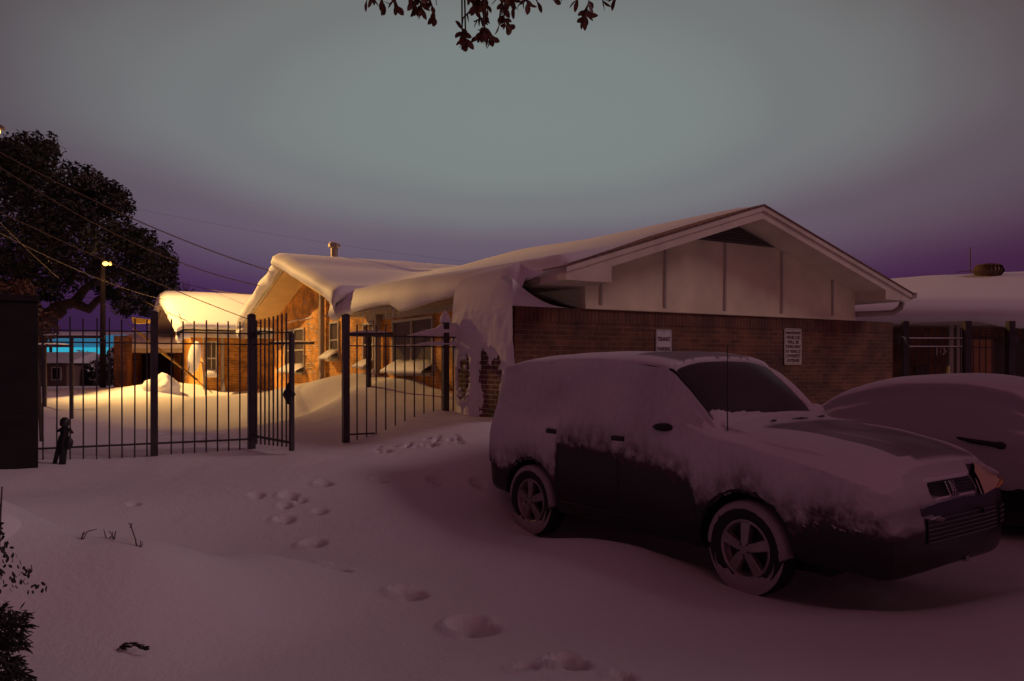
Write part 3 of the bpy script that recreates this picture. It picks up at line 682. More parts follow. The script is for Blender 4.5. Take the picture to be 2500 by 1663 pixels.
# open gate leaf
hq = FL0+D2*t2; ge = Vector((-2.73, 9.87)); gv = (ge-hq); glen = gv.length
gate = thing('iron_gate', 'narrow iron gate leaf standing open from the middle fence post', 'gate', (hq.x, hq.y, 0), math.atan2(gv.y, gv.x))
for z in (2.17, 2.03): bar(gate, 'rail', (.05, 0, z), (glen, 0, z), .012)
MB().tube([(.05, 0, .88), (.12, 0, .84), (glen, 0, .80)], .02, 4, sq=True).build('rail', M_IRON, gate)
for k in range(8):
    x = .11+k*.088; bar(gate, 'picket', (x, 0, .74), (x, 0, 2.34+.01*k), .011)
st = bar(gate, 'stile', (glen, 0, .7), (glen, 0, 2.16), .034)
MB().blob((glen-.05, 0, 1.40), (.075, .05, .12), 3, .5, 10).build('latch', M_BLACK, gate, smooth=True)
MB().box(.06, .14, -.03, .03, 2.15, 2.19).build('hinge', M_IRON, gate)
# clothesline poles
def tpole(px, pyt, pyb, Y, hw, label, ang=0):
    p = pw(px, pyt, Y); b_ = pw(px, pyb, Y)
    o = thing('clothesline_pole', label, 'clothesline pole', (p.x, p.y, b_.z-.3), ang, 'T-shaped clothesline poles in the yard')
    hh = p.z-b_.z+.3
    MB().tube([(0, 0, 0), (0, 0, hh)], .04, 10).build('post', M_IRON, o, smooth=False)
    MB().tube([(-hw, 0, hh), (hw, 0, hh)], .036, 10).build('crossarm', M_IRON, o)
    P = []
    for i in range(15):
        x = -hw+.1+(2*hw-.2)*i/14; k = .03*math.sin(PI*i/14)**.5; P.append([(x, -.03, hh+.025), (x, 0, hh+.04+k), (x, .03, hh+.025)])
    MB().grid(P).build('arm_snow', SNOW, o, smooth=True)
tpole(165, 775, 995, 17.2, .70, 'clothesline pole nearest the black wall, its arm crossing behind the pickets', .05)
tpole(104, 796, 975, 20.5, .66, 'clothesline pole at the far left edge of the yard beside the black wall', .05)
tpole(671, 790, 935, 21.0, .60, 'clothesline pole whose crossarm shows behind the open gate leaf', .0)
tpole(850, 769, 937, 15.0, .46, 'clothesline pole behind the snow-topped right fence section', -.1)
# black standpipe by the left fence
sx = pw(143, 1000, 9.0)
sp_ = thing('standpipe', 'black hydrant-like standpipe leaning by the left end of the iron fence', 'standpipe', (sx.x, sx.y, gz(sx.x, sx.y)-.05))
MB().tube([(-.0, 0, 0), (.02, 0, .30), (.03, 0, .47), (.03, 0, .50), (.03, 0, .56), (.03, 0, .59)], [.034, .042, .045, .05, .048, .02], 12).build('body', M_BLACK, sp_, smooth=True)
MB().tube([(-.09, 0, .04), (-.01, 0, .38)], .024, 10).build('brace', M_BLACK, sp_, smooth=True)
MB().tube([(-.055, 0, .43), (-.02, 0, .45), (.09, 0, .45), (.12, 0, .41)], [.012, .02, .022, .014], 8).build('valve_handle', M_BLACK, sp_, smooth=True)
MB().blob((.075, 0, .30), (.045, .04, .075), 1, .1).build('outlet', M_BLACK, sp_, smooth=True)
# dark wall at the left edge
bw0 = pw(88, 1050, 8.75)
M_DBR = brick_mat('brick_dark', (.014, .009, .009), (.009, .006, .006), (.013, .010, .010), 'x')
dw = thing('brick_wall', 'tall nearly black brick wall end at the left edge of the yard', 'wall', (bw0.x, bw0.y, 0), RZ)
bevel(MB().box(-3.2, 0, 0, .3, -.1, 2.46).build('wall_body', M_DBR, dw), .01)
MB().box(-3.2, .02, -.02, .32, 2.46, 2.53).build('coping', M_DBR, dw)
# right yard fence
rf = thing('iron_fence', 'iron picket fence in front of the right porch building', 'fence', (0, 0, 0))
def rx(px, Y=15.3): return (px-1178.5)/1833*Y
for z in (2.26, 2.10): MB().tube([(rx(2083), 15.3, z), (rx(2500), 15.3, z)], .012, 4, sq=True).build('rail', M_IRON, rf); MB().tube([(rx(2090), 15.29, z+.018), (rx(2226), 15.29, z+.018)], .011, 6).build('rail_snow', SNOW, rf)
for k in range(28):
    x = rx(2066)+k*.121
    if x > rx(2470): break
    MB().tube([(x, 15.3, .1), (x, 15.3, 2.47)], .011, 4, sq=True).build('picket', M_IRON, rf)
for px, w_ in ((2080, .075), (2222, .085), (2322, .085)): MB().tube([(rx(px), 15.25, .1), (rx(px), 15.25, 2.60)], w_, 4, sq=True).build('post', M_IRON, rf)
MB().tube([(rx(2058), 15.2, 2.18), (rx(2064), 15.2, 2.30), (rx(2072), 15.2, 2.27), (rx(2078), 15.2, 2.1)], .05, 8).build('post_bracket', M_IRON, rf, smooth=True)
MB().box(rx(2310), rx(2330), 15.1, 15.2, 2.16, 2.34).build('lock_box', M_IRON, rf)

# ------------------------------------------------------------------ trees, bushes, lamps, wires, far things
def leaves(mb, c, r, n, size, rnd, flat=.6, shell=.35, down=0):
    for _ in range(n):
        while True:
            d = Vector((rnd.uniform(-1, 1), rnd.uniform(-1, 1), rnd.uniform(-1, 1)))
            if shell < d.length < 1: break
        p = Vector((c[0]+d.x*r[0], c[1]+d.y*r[1], c[2]+d.z*r[2]))
        a = Vector((rnd.gauss(0, 1), rnd.gauss(0, 1), rnd.gauss(0, 1)*flat)).normalized(); b_ = a.cross(Vector((rnd.gauss(0, 1), rnd.gauss(0, 1), rnd.gauss(0, 1)))).normalized()
        s_ = size*rnd.uniform(.6, 1.3)
        mb.add([p-a*s_, p+b_*s_*.45, p+a*s_, p-b_*s_*.45], [(0, 1, 2, 3)])
OY = 42.0; oakp = pw(60, 880, OY)
oak = thing('oak_tree', 'large dark spreading oak tree behind the black wall at the left', 'tree', (oakp.x, oakp.y, oakp.z-.2))
def op(px, py, Y=29): p = pw(px, py, OY+(Y-29)*1.4); return (p.x-oakp.x, p.y-oakp.y, p.z-oakp.z+.2)
tr = MB().tube([(0, 0, 0), op(75, 800), op(95, 745), op(140, 708)], [.7, .6, .5, .42], 12).build('trunk', M_BARK, oak, smooth=True)
for pts, rr_ in (([op(110, 745), op(135, 705), op(170, 697), op(205, 712), op(225, 690), op(262, 672), op(320, 660)], [.42, .32, .28, .24, .19, .14, .07]),
                 ([op(170, 700, 29.2), op(195, 665, 29.3), op(235, 640, 29.5), op(300, 620, 29.6)], [.28, .22, .16, .07]),
                 ([op(95, 745), op(60, 650, 28.5), op(90, 520, 28.3), op(120, 400, 28.5)], [.36, .3, .2, .08]),
                 ([op(20, 650), op(80, 655), op(130, 645)], [.12, .09, .04]), ([op(90, 600, 28.4), op(180, 520, 28.6), op(240, 460, 29)], [.2, .14, .05]), ([op(60, 650, 28.5), op(-60, 520, 28.5), op(-100, 420, 28.5)], [.3, .2, .08])):
    MB().tube(pts, rr_, 8).build('limb', M_BARK, oak, smooth=True)
rnd = random.Random(11); mb = MB()
CR = [(70, 362, 62), (30, 350, 46), (112, 338, 26), (0, 420, 90), (90, 430, 90), (170, 430, 55), (220, 420, 35), (240, 470, 55), (280, 470, 25), (40, 540, 100), (140, 530, 90), (250, 540, 60), (300, 545, 45), (330, 580, 50), (365, 590, 35),
      (100, 620, 70), (190, 620, 55), (270, 620, 60), (340, 640, 50), (375, 625, 28), (20, 640, 70), (120, 665, 25), (310, 690, 38), (350, 700, 26), (240, 660, 25), (285, 705, 18), (60, 710, 35), (20, 690, 40), (380, 660, 25), (150, 490, 50), (205, 470, 45), (10, 380, 60)]
for px, py, rp in CR:
    for q in range(3):
        Y = 29+rnd.uniform(-3, 3); c = op(px+rnd.uniform(-12, 12), py+rnd.uniform(-12, 12), Y); R = rp/1833*OY*rnd.uniform(.75, 1.0)
        leaves(mb, c, (R, R, R*.8), int(330*(rp/60)**2), .14, rnd, shell=.3)
    # ragged twigs at the rim
    for q in range(7):
        a = rnd.uniform(0, 2*PI); c = op(px+math.cos(a)*rp*.95, py+math.sin(a)*rp*.85, 29+rnd.uniform(-1, 1)); R = .32; leaves(mb, c, (R, R, R), 45, .12, rnd, shell=0)
mb.build('crown', M_LEAF, oak, fix=False)
mb = MB()
for px, py, rp in CR:
    for q in range(3):
        c = op(px+rnd.uniform(-rp, rp)*.7, py+rnd.uniform(-rp, rp)*.6, 27.0); leaves(mb, c, (.5, .5, .26), 16, .09, rnd, shell=0)
mb.build('crown_snow', mat('rime', (.12, .11, .12), .8), oak, fix=False)
# shrub behind the dark wall
for i, (px, py, r_, nm) in enumerate([(98, 750, .34, 'leafy shrub tip poking past the corner of the black wall, lit orange'), (60, 682, .30, 'leafy shrub tip just above the top of the black wall, lit orange')]):
    p = pw(px, py, 11.5); sh = thing('shrub', nm, 'shrub', (p.x, p.y, p.z-1.9)); mb = MB(); leaves(mb, (-.12, 0, 1.9), (r_, r_, r_*.9), 260, .05, rnd, shell=0); mb.build('foliage', M_LEAFB, sh, fix=False)
    MB().tube([(0, 0, 0), (-.05, 0, 1.0), (-.12, 0, 1.9)], [.03, .025, .01], 6).build('stem', M_BARK, sh)
M_LAMP = mat('lamp_glow', (1, .6, .2), .4, emit=(1.0, .52, .12), estr=3.2); M_LAMP2 = mat('lamp_glow_dim', (1, .6, .2), .4, emit=(1.0, .45, .12), estr=2.2)
# utility pole with the small lit lamp
upb = pw(237, 890, 38)
up = thing('utility_pole', 'wooden utility pole under the oak with a small glowing lamp', 'utility pole', (upb.x, upb.y, upb.z-.3))
uph = pw(237, 590, 38).z-upb.z+.3
MB().tube([(0, 0, 0), (.0, 0, uph)], [.15, .10], 10).build('pole', M_WOOD, up, smooth=True)
l1 = pw(243, 607, 37.2)-Vector(up.location)
MB().tube([(0, 0, l1.z+.2), (l1.x*.5, l1.y*.5, l1.z+.25), (l1.x, l1.y, l1.z+.12)], .03, 6).build('lamp_arm', M_METAL, up)
MB().blob(tuple(l1), (.13, .13, .10), 1, .05, 8).build('lamp', M_LAMP, up, smooth=True)
MB().blob((l1.x+.22, l1.y, l1.z+.0), (.07, .07, .09), 1, .05, 8).build('lamp', M_LAMP, up, smooth=True)
dl = pw(117, 606, 60); dlp = thing('street_lamp', 'faint distant street lamp glowing inside the left half of the oak crown', 'street lamp', (dl.x, dl.y, .3))
MB().tube([(0, 0, 0), (0, 0, dl.z-.3)], [.12, .08], 8).build('pole', M_WOOD, dlp); MB().blob((0, -.25, dl.z-.3), (.16, .16, .13), 1, .03, 8).build('lamp', M_LAMP2, dlp, smooth=True)
# main street lamp at the left edge of the picture
LX = pw(-10, 303, 27.5)
slp = thing('street_lamp', 'tall lit street lamp at the upper left edge of the yard, shining orange', 'street lamp', (LX.x-1.2, LX.y, .4))
hL = LX.z-.4
MB().tube([(0, 0, 0), (0, 0, hL+.3)], [.14, .09], 10).build('pole', M_METAL, slp)
MB().tube([(0, 0, hL+.2), (.6, 0, hL+.35), (1.15, 0, hL+.2)], .035, 8).build('arm', M_METAL, slp)
MB().tube([(.85, 0, hL+.22), (1.2, 0, hL+.20), (1.5, 0, hL+.1)], [.08, .14, .06], 10).build('lamp_head', M_METAL, slp)
MB().blob((1.22, 0, hL-.0), (.14, .12, .10), 1, .03, 8).build('lamp_glass', M_LAMP, slp, smooth=True)
def spot(name, loc, target, e, c, size=120, blend=.6, rad=.15):
    ld = bpy.data.lights.new(name, 'SPOT'); ld.energy = e; ld.color = c; ld.spot_size = math.radians(size); ld.spot_blend = blend; ld.shadow_soft_size = rad
    lo = bpy.data.objects.new(name, ld); COL.objects.link(lo); lo.location = loc
    lo.rotation_euler = (Vector(loc)-Vector(target)).to_track_quat('Z', 'Y').to_euler(); return lo
spot('street_lamp_light', (LX.x, LX.y, LX.z-.35), (LX.x+8.8, LX.y+.8, LX.z-4.9), 11000, (1.0, .56, .17), 100, .45)
pl = bpy.data.lights.new('utility_lamp_light', 'POINT'); pl.energy = 16; pl.color = (1, .55, .18); pl.shadow_soft_size = .15
po = bpy.data.objects.new('utility_lamp_light', pl); COL.objects.link(po); po.location = Vector(up.location)+l1+Vector((0, -.3, -.2))
# power lines
def wire(a, b_, sag, label, r=.011):
    a = Vector(a); b_ = Vector(b_); pts = []
    for i in range(33):
        k = i/32; p = a.lerp(b_, k); p.z -= sag*4*k*(1-k); pts.append(p)
    o = MB().tube(pts, r, 5).build('power_line', M_WIRE); return tag(o, label, 'power line', 'overhead wires')
W = [(pw(-60, 318, 17), pw(650, 632, 22), .25, 'uppermost thick wire sweeping from the upper left towards the cross gable', .014),
     (pw(-60, 345, 17), pw(640, 665, 23), .5, 'second wire below the uppermost one, sweeping down to the cross gable', .013),
     (pw(-60, 460, 16), pw(600, 745, 23), .1, 'third wire crossing the oak crown at mid height', .012),
     (pw(-60, 505, 16), pw(380, 690, 30), .2, 'wire crossing the lower oak crown', .011),
     (pw(-60, 450, 16), pw(135, 640, 25), .05, 'short steep wire crossing the left of the oak', .009),
     (pw(-60, 638, 60), pw(700, 672, 60), .5, 'low distant wire over the far cottage roof', .016),
     (pw(300, 478, 70), pw(1900, 640, 90), 2.0, 'faint thin distant wire above the long snow roof', .007),
     (pw(90, 677, 45), pw(420, 680, 45), .2, 'distant level wire under the oak crown', .012),
     (pw(90, 687, 45), pw(420, 690, 45), .2, 'distant level wire just below the other one under the oak crown', .012),
     (pw(400, 645, 40), pw(760, 678, 24), .3, 'wire from the oak to behind the cross gable roof', .012),
     (pw(430, 738, 29), pw(120, 560, 45), .3, 'wire sloping from the far cottage gable up to the left', .010)]
for a in W: wire(a[0], a[1], a[2], a[3], a[4])
# yellow guy-wire guards
for a, b_, lab in ((pw(307, 755, 24), pw(452, 874, 24), 'long yellow plastic guy-wire guard slanting in front of the far cottage'), (pw(372, 812, 25.5), pw(440, 862, 25.5), 'short second yellow guard beside the long one')):
    a = Vector(a); b_ = Vector(b_); b2 = b_+(b_-a)*.25
    g = thing('guy_wire', lab, 'guy wire', tuple(b2)); MB().tube([a-b2, b_-b2], .03, 8).build('yellow_guard', M_YEL, g); MB().tube([a+(a-b_)*.5-b2, a-b2], .012, 6).build('cable', M_WIRE, g); MB().tube([b_-b2, (0, 0, 0)], .014, 6).build('cable', M_WIRE, g)
# far things at the left: small house, carport, cyan-lit shopfront, bushes
fh = pw(120, 890, 44)
far = thing('small_house', 'small dark distant house with a snowy roof beyond the yard at far left', 'house', (fh.x, fh.y, fh.z))
MB().box(-3.2, .8, 0, 5, -.2, 1.35).build('wall', mat('far_wall', (.16, .10, .08), .8), far)
MB().prism([(-.4, 1.3), (5.4, 1.3), (2.5, 1.95)], 'x', -3.6, 1.05).build('roof', SNOW, far)
for x in (-2.6, -1.6, -.6, .25): 
    wo = MB().box(x-.28, x+.28, -.05, 0, .35, 1.1).build('window', M_FRAME, far); MB().box(x-.2, x+.2, -.062, -.051, .42, 1.03).build('pane', M_DARK, wo)
cp_ = pw(318, 895, 34)
cpt = thing('carport', 'open dark carport with a snowy flat roof left of the far cottage', 'carport', (cp_.x, cp_.y, cp_.z-.2), RZ*.3)
MB().box(-.9, 1.9, .0, 3.2, 1.75, 1.95).build('roof', M_FASC, cpt); MB().box(-.85, 1.85, 3.0, 3.2, 0, 1.75).build('back_wall', M_DARK, cpt); MB().box(1.7, 1.85, .1, 3.0, 0, 1.75).build('side_wall', M_DARK, cpt); MB().box(-.85, -.7, .1, 3.0, 0, 1.75).build('side_wall', M_BRC, cpt)
P = [[(-1.0+3.0*i/16, yy, 1.95+h_*(1 if 0 < i < 16 else .1)) for yy, h_ in ((-.1, -.02), (-.12, .2), (.3, .42), (1.6, .6+.1*math.sin(i*.5)), (3.2, .5))] for i in range(17)]
MB().grid(P).build('roof_snow', SNOW, cpt, smooth=True)
pc_ = pw(283, 890, 33); pil = MB().box(-.28, .28, -.2, .2, -.2, 2.1).build('brick_pillar', M_BRX); pil.location = tuple(pc_); tag(pil, 'short brick pillar left of the dark carport', 'pillar')
cy0 = pw(92, 815, 95); cy1 = pw(292, 790, 95)
shop = thing('lit_shopfront', 'distant low shopfront glowing cyan below the oak', 'building', (cy0.x, 95, .3))
wd = cy1.x-cy0.x
MB().box(0, wd, 0, 8, 0, pw(0, 815, 95).z-.3).build('wall', mat('shop_wall', (.05, .05, .06), .8), shop)
MB().box(-1, wd+1, -.3, 8, pw(0, 815, 95).z-.3, pw(0, 800, 95).z-.3).build('light_strip', mat('cyan_strip', (.1, .5, .6), .5, emit=(.02, .62, .85), estr=.6), shop)
MB().box(-1, wd+1, -.28, 8, pw(0, 800, 95).z-.3+.01, pw(0, 772, 95).z-.3).build('lit_fascia', mat('cyan_fascia', (.1, .4, .5), .5, emit=(.02, .25, .45), estr=.42), shop)
MB().box(-1.5, wd+1.5, -.6, 8.5, pw(0, 772, 95).z-.29, pw(0, 764, 95).z-.3).build('snow_roof', SNOW, shop)
for k in range(3): MB().box(wd*(.25+.27*k), wd*(.25+.27*k)+.3, -.4, -.29, 0, pw(0, 815, 95).z-.3).build('column', M_DARK, shop)
rnd2 = random.Random(4)
for i, (px, py, rp, Y, lab) in enumerate([(190, 850, 40, 50, 'dark bush in the middle distance left of the pole'), (262, 855, 36, 48, 'dark bush between the wooden pole and the brick pillar'), (225, 862, 30, 46, 'dark low bush at the foot of the wooden pole'), (262, 815, 14, 47, 'small round bushy top beside the brick pillar'), (160, 865, 26, 47, 'dark bush beside the small distant house')]):
    c = pw(px, py, Y); g_ = .3; b_ = thing('bush', lab, 'bush', (c.x, c.y, g_)); mb = MB(); R = rp/1833*Y
    leaves(mb, (0, 0, c.z-g_), (R, R, R*1.1), 1500, .09, rnd2, shell=.1); mb.build('foliage', M_LEAF, b_, fix=False)
    MB().tube([(0, 0, 0), (0, 0, c.z-g_)], .05, 6).build('stem', M_BARK, b_)
    mb = MB(); leaves(mb, (0, -.2, c.z-g_+R*.2), (R*.8, R*.9, R*.9), 120, .10, rnd2, shell=.3); mb.build('foliage_snow', SNOW, b_, fix=False)
sb = pw(372, 898, 28.2); o = MB().blob((0, 0, 0), (.55, .6, .52), 6, .45, 16, 2.2).build('snowy_bush', SNOW, smooth=True); o.location = tuple(sb); tag(o, 'snow-buried bush mound beside the far cottage gable', 'bush')
aw = pw(385, 738, 30); o = MB().prism([(0, 0), (.62, -.08), (.5, -.2), (.05, -.22)], 'y', -.2, .2).build('awning', M_YEL); o.location = (aw.x-.3, aw.y-2, aw.z); tag(o, 'small yellow awning under the far cottage eave', 'awning')
# darkness of far treeline filling the gap behind everything
for i, (px, py, rp) in enumerate([(-60, 800, 60), (430, 665, 16), (2420, 760, 60)]):
    if i == 1:
        c = pw(px, py, 60); b_ = thing('bare_tree', 'scraggly distant treetop just above the far cottage roof', 'tree', (c.x, c.y, .4)); mb = MB()
        for q in range(26):
            a = rnd2.uniform(-1.2, 1.2); l_ = rnd2.uniform(.4, 1.2); mb.tube([(0, 0, c.z-1.2), (math.sin(a)*l_*.6, 0, c.z-.8+l_*.3), (math.sin(a)*l_, 0, c.z-.9+math.cos(a)*l_)], [.03, .02, .008], 4)
        mb.build('crown', M_LEAFB, b_, fix=False); MB().tube([(0, 0, 0), (0, 0, c.z-1)], .12, 6).build('trunk', M_BARK, b_)

# ------------------------------------------------------------------ overhanging tree
M_TW = mat('twig', (.10, .05, .03), .8)
def leafblade(mb, p, d, up_, ln, wd_):
    d = d.normalized(); s_ = d.cross(up_); s_ = s_.normalized() if s_.length > .01 else Vector((1, 0, 0)); n_ = s_.cross(d)
    pts = []
    for k, ww in ((0, .08), (.2, .6), (.5, 1), (.75, .85), (.93, .4), (1, .03)):
        c = p+d*ln*k-n_*ln*.10*k*k
        pts.append((c-s_*wd_*ww*.5+n_*wd_*.12*ww, c, c+s_*wd_*ww*.5+n_*wd_*.12*ww))
    mb.grid(pts)
ot = thing('overhanging_tree', 'tree out of frame whose brown leafy branch tips hang into the top of the picture', 'tree', (-4.4, 1.0, .3))
OT = Vector((-4.4, 1.0, .3))
MB().tube([(0, 0, 0), (.05, .1, 1.6), (.2, .4, 3.0), (.5, .8, 4.2)], [.26, .22, .19, .15], 12).build('trunk', M_BARK, ot, smooth=True)
YB = 3.7
limb = [Vector((.2, .4, 3.0)), Vector((1.3, 1.3, 3.9)), Vector((2.7, 2.2, 4.25)), Vector((3.9, 2.7, 4.15)), Vector((4.9, 2.75, 4.0)), Vector((5.4, 2.75, 3.85))]
MB().tube(limb, [.14, .10, .07, .04, .022, .01], 8).build('limb', M_BARK, ot, smooth=True)
rl = random.Random(21); mbl = MB(); mbt = MB()
def sprig(path, dens=1.0, ls=1.0):
    pts = [pw(px, py, YB+dy)-OT for px, py, dy in path]
    mbt.tube(pts, [.004]*(len(pts)-1)+[.002], 5)
    fine = [limb[i].lerp(limb[i+1], k/8) for i in range(1, 5) for k in range(9)]; lp = min(fine, key=lambda q: abs(q.x-pts[0].x)+.2*abs(q.y-pts[0].y))
    mbt.tube([lp, lp.lerp(pts[0], .5)+Vector((rl.uniform(-.05, .05), rl.uniform(-.03, .03), .04)), pts[0]], [.008, .006, .004], 5)
    for i in range(len(pts)-1):
        L_ = (pts[i+1]-pts[i]).length; n_ = max(1, int(L_*60*dens))
        for k in range(n_):
            p = pts[i].lerp(pts[i+1], rl.random()); d = Vector((rl.gauss(0, .6), rl.gauss(0, .6), rl.gauss(-.75, .5)))
            leafblade(mbl, p, d, Vector((rl.gauss(0, 1), rl.gauss(-.5, 1), rl.gauss(.4, .6))), rl.uniform(.038, .062)*ls, rl.uniform(.019, .03)*ls)
for pth, dn in (([(905, -60, 0), (925, -10, .02), (935, 12, 0), (925, 20, 0)], 1.9), ([(905, -60, 0), (900, -20, 0), (884, 2, 0)], 1.2), ([(950, -60, 0), (960, -5, .03), (968, 22, 0)], 1.6),
                ([(1000, -60, .1), (1012, -10, 0), (1018, 25, .03)], 2.2), ([(1020, -60, .05), (1035, -5, .03), (1040, 25, 0)], 2.0), ([(1060, -50, 0), (1062, 0, 0), (1061, 28, 0), (1064, 45, 0)], 1.8) if False else ([(1000, -60, 0), (990, 0, 0), (985, 15, 0)], 1.6),
                ([(1040, -60, 0), (1052, 0, 0), (1060, 26, 0), (1066, 48, 0)], 1.5), ([(1160, -60, 0), (1165, -10, 0), (1172, 20, 0), (1180, 40, 0)], 2.2), ([(1180, -60, 0), (1190, -8, 0), (1185, 30, 0)], 2.0)):
    pass
# clusters as seen in the photograph: column, lowest row, density
SPR = [([(905, -70), (930, -10), (940, 22)], 2.0), ([(915, -70), (912, -15), (895, 2)], 1.2), ([(940, -70), (960, -8), (972, 24)], 1.4), ([(985, -70), (1005, -12), (1012, 28)], 2.4), ([(1000, -70), (1022, -5), (1030, 25)], 1.8),
       ([(1010, -70), (1048, -5), (1058, 25), (1062, 46)], 1.2), ([(1055, -70), (1062, -20), (1066, 12)], .9), ([(1120, -60), (1150, -20), (1165, 20), (1175, 45)], 2.6), ([(1130, -60), (1180, -20), (1190, 25)], 2.4), ([(1150, -60), (1178, 20), (1182, 55), (1185, 70)], .9),
       ([(1160, 15), (1130, 45), (1128, 72)], .25), ([(1183, 70), (1178, 78)], 2.5), ([(1183, 68), (1190, 85), (1200, 92)], 4.0), ([(1183, 68), (1172, 84), (1166, 92)], 4.0), ([(1128, 70), (1131, 84), (1138, 95)], 2.8), ([(1137, 96), (1135, 108)], 3.0),
       ([(1180, -60), (1220, -20), (1228, 20), (1232, 48)], 1.9), ([(1200, -60), (1245, -10), (1255, 18)], 2.4), ([(1220, -60), (1275, -15), (1290, 10)], 1.6), ([(1230, 45), (1240, 60), (1246, 64)], 1.6), ([(1218, 58), (1222, 62)], 1.5), ([(1290, -60), (1308, -5), (1315, 15)], .35),
       ([(1330, -60), (1345, -10), (1352, 2)], 1.0), ([(1360, -60), (1375, -8), (1380, 0)], 1.2), ([(1400, -60), (1440, -10), (1433, 22), (1427, 45)], 1.6), ([(1440, -60), (1470, -10), (1473, 16)], 1.0), ([(1460, -60), (1500, -8), (1503, 4)], 1.2), ([(1410, -60), (1412, -5), (1408, 1)], .8)]
SC = 2357/2500
for pth, dn in SPR: sprig([(px*SC, py*SC, rl.uniform(-.06, .06)) for px, py in pth], dn*.9, 1.0)
mbl.build('foliage', M_LEAFB, ot, smooth=False, fix=False); mbt.build('twig', M_TW, ot)
mb = MB()
for k in range(14):   # side twigs from limb to the sprigs
    a = limb[2].lerp(limb[5], k/13); b_ = a+Vector((rl.uniform(-.1, .1), rl.uniform(.0, .15), -.35)); mb.tube([a, a.lerp(b_, .5)+Vector((.03, 0, 0)), b_], [.008, .006, .004], 5)
mb.build('twig', M_TW, ot)

rq = random.Random(31)
mb = MB(); leaves(mb, (-1.2, .6, 5.2), (2.2, 2.1, 1.9), 5200, .10, rq, shell=.1); mb.build('crown', M_LEAF, ot, fix=False)  # unseen crown added to block sky light on the left
yt = thing('added_shade_tree', 'added unseen tree out of frame that shades the parked cars from the right', 'tree', (13.6, 6.3, .2))  # unseen tree added to shade the cars and right side
MB().tube([(0, 0, 0), (.0, 0, 2.4), (-.8, .1, 4.6), (-1.6, .1, 6.2)], [.28, .22, .16, .08], 10).build('trunk', M_BARK, yt, smooth=True)
mb = MB()
for c, r_ in (((-2.3, .2, 6.0), 2.5), ((-.2, .3, 6.6), 2.2), ((-1.4, -1.8, 6.4), 2.3), ((-1.2, 1.6, 4.6), 1.7)): leaves(mb, c, (r_, r_, r_*.8), 4200, .12, rq, shell=.1)
mb.build('crown', M_LEAF, yt, fix=False)
# ------------------------------------------------------------------ foreground plants
fs = pw(20, 1500, 3.6)
shr = thing('evergreen_shrub', 'dark evergreen shrub half buried in snow at the lower left corner', 'shrub', (fs.x-.1, fs.y, .35))
def sp2(px, py, Y): return pw(px, py, Y)-Vector((fs.x-.1, fs.y, .35))
mb = MB(); rf_ = random.Random(8)
def needle_spray(mb, p, d, ln, n):
    for k in range(n):
        q = p+d*(ln*k/n); 
        for s_ in (-1, 1):
            dd_ = (d+Vector((rf_.gauss(0, .5), rf_.gauss(0, .5), rf_.gauss(0, .5)))*.9).normalized()
            leafblade(mb, q, dd_, Vector((rf_.gauss(0, 1), rf_.gauss(0, 1), 1)), rf_.uniform(.025, .05), .008)
for k in range(150):
    px = rf_.uniform(-60, 32); py = rf_.uniform(1395, 1600); 
    if rf_.random() < .3: px = rf_.uniform(-40, 50); 
    d = Vector((rf_.uniform(.2, 1), rf_.uniform(-.5, .3), rf_.uniform(-.8, .15))).normalized()
    needle_spray(mb, sp2(px, py, 3.45+rf_.uniform(-.1, .15)), d, .07, 8)
mb.build('foliage', M_LEAF, shr, fix=False)
MB().tube([sp2(-40, 1700, 3.6), sp2(-30, 1500, 3.6), sp2(10, 1390, 3.6)], [.02, .015, .006], 6).build('stem', M_BARK, shr)
ls = thing('leafy_shrub', 'leafy shrub poking through the drift at the left edge', 'shrub', tuple(pw(10, 1330, 4.3)))
mb = MB(); o_ = Vector(ls.location)
MB().blob(tuple(pw(-80, 1600, 4.5)-o_), (.56, .55, 1.06), 4, .10, 20, 1.4).build('snow_cap', SNOW, ls, smooth=True)
for k in range(200):
    u_ = rf_.random()**1.2; py = 1130+u_*230; px = -30+rf_.random()*(20+110*((py-1120)/220)**2.2)
    Y = 4.25-rf_.random()*.25 - (py-1130)/230*.25
    leafblade(mb, pw(px, py, Y)-o_, Vector((rf_.gauss(.1, .5), rf_.gauss(-.3, .3), rf_.gauss(-.7, .5))), Vector((rf_.gauss(0, 1), -1, .4)), rf_.uniform(.02, .036), .014)
mb.build('foliage', M_LEAF, ls, fix=False)
MB().tube([pw(-30, 1420, 4.3)-o_, pw(-5, 1280, 4.25)-o_, pw(5, 1120, 4.3)-o_], [.012, .009, .004], 6).build('stem', M_BARK, ls)
def twig(paths, label, Yc, nm='bare_twig'):
    p0 = pw(*paths[0][0], Yc); g_ = gz(p0.x, p0.y); 
    # seat the twig on the drift along the sight line
    Y = Yc
    for _ in range(30): q = pw(paths[0][0][0], paths[0][0][1], Y); Y = .6*Y+.4*((H-gz(q.x, q.y))*1833/(paths[0][0][1]-839))
    q = pw(paths[0][0][0], paths[0][0][1], Y); o_ = thing(nm, label, 'twig', tuple(q)); mb = MB()
    for pth in paths: mb.tube([pw(px, py, Y+.01*i)-q - (Vector((0, 0, .02)) if i == 0 else Vector()) for i, (px, py) in enumerate(pth)], [.0045]+[.0032]*(len(pth)-2)+[.0018], 5)
    mb.build('stem', M_TW, o_); return o_, q, Y
twig([[(184, 1243), (190, 1232), (205, 1222), (223, 1218)], [(186, 1240), (194, 1237), (198, 1230)], [(188, 1234), (192, 1226), (196, 1222)]], 'bent bare twig at the left end of the row on the drift crest', 4.8)
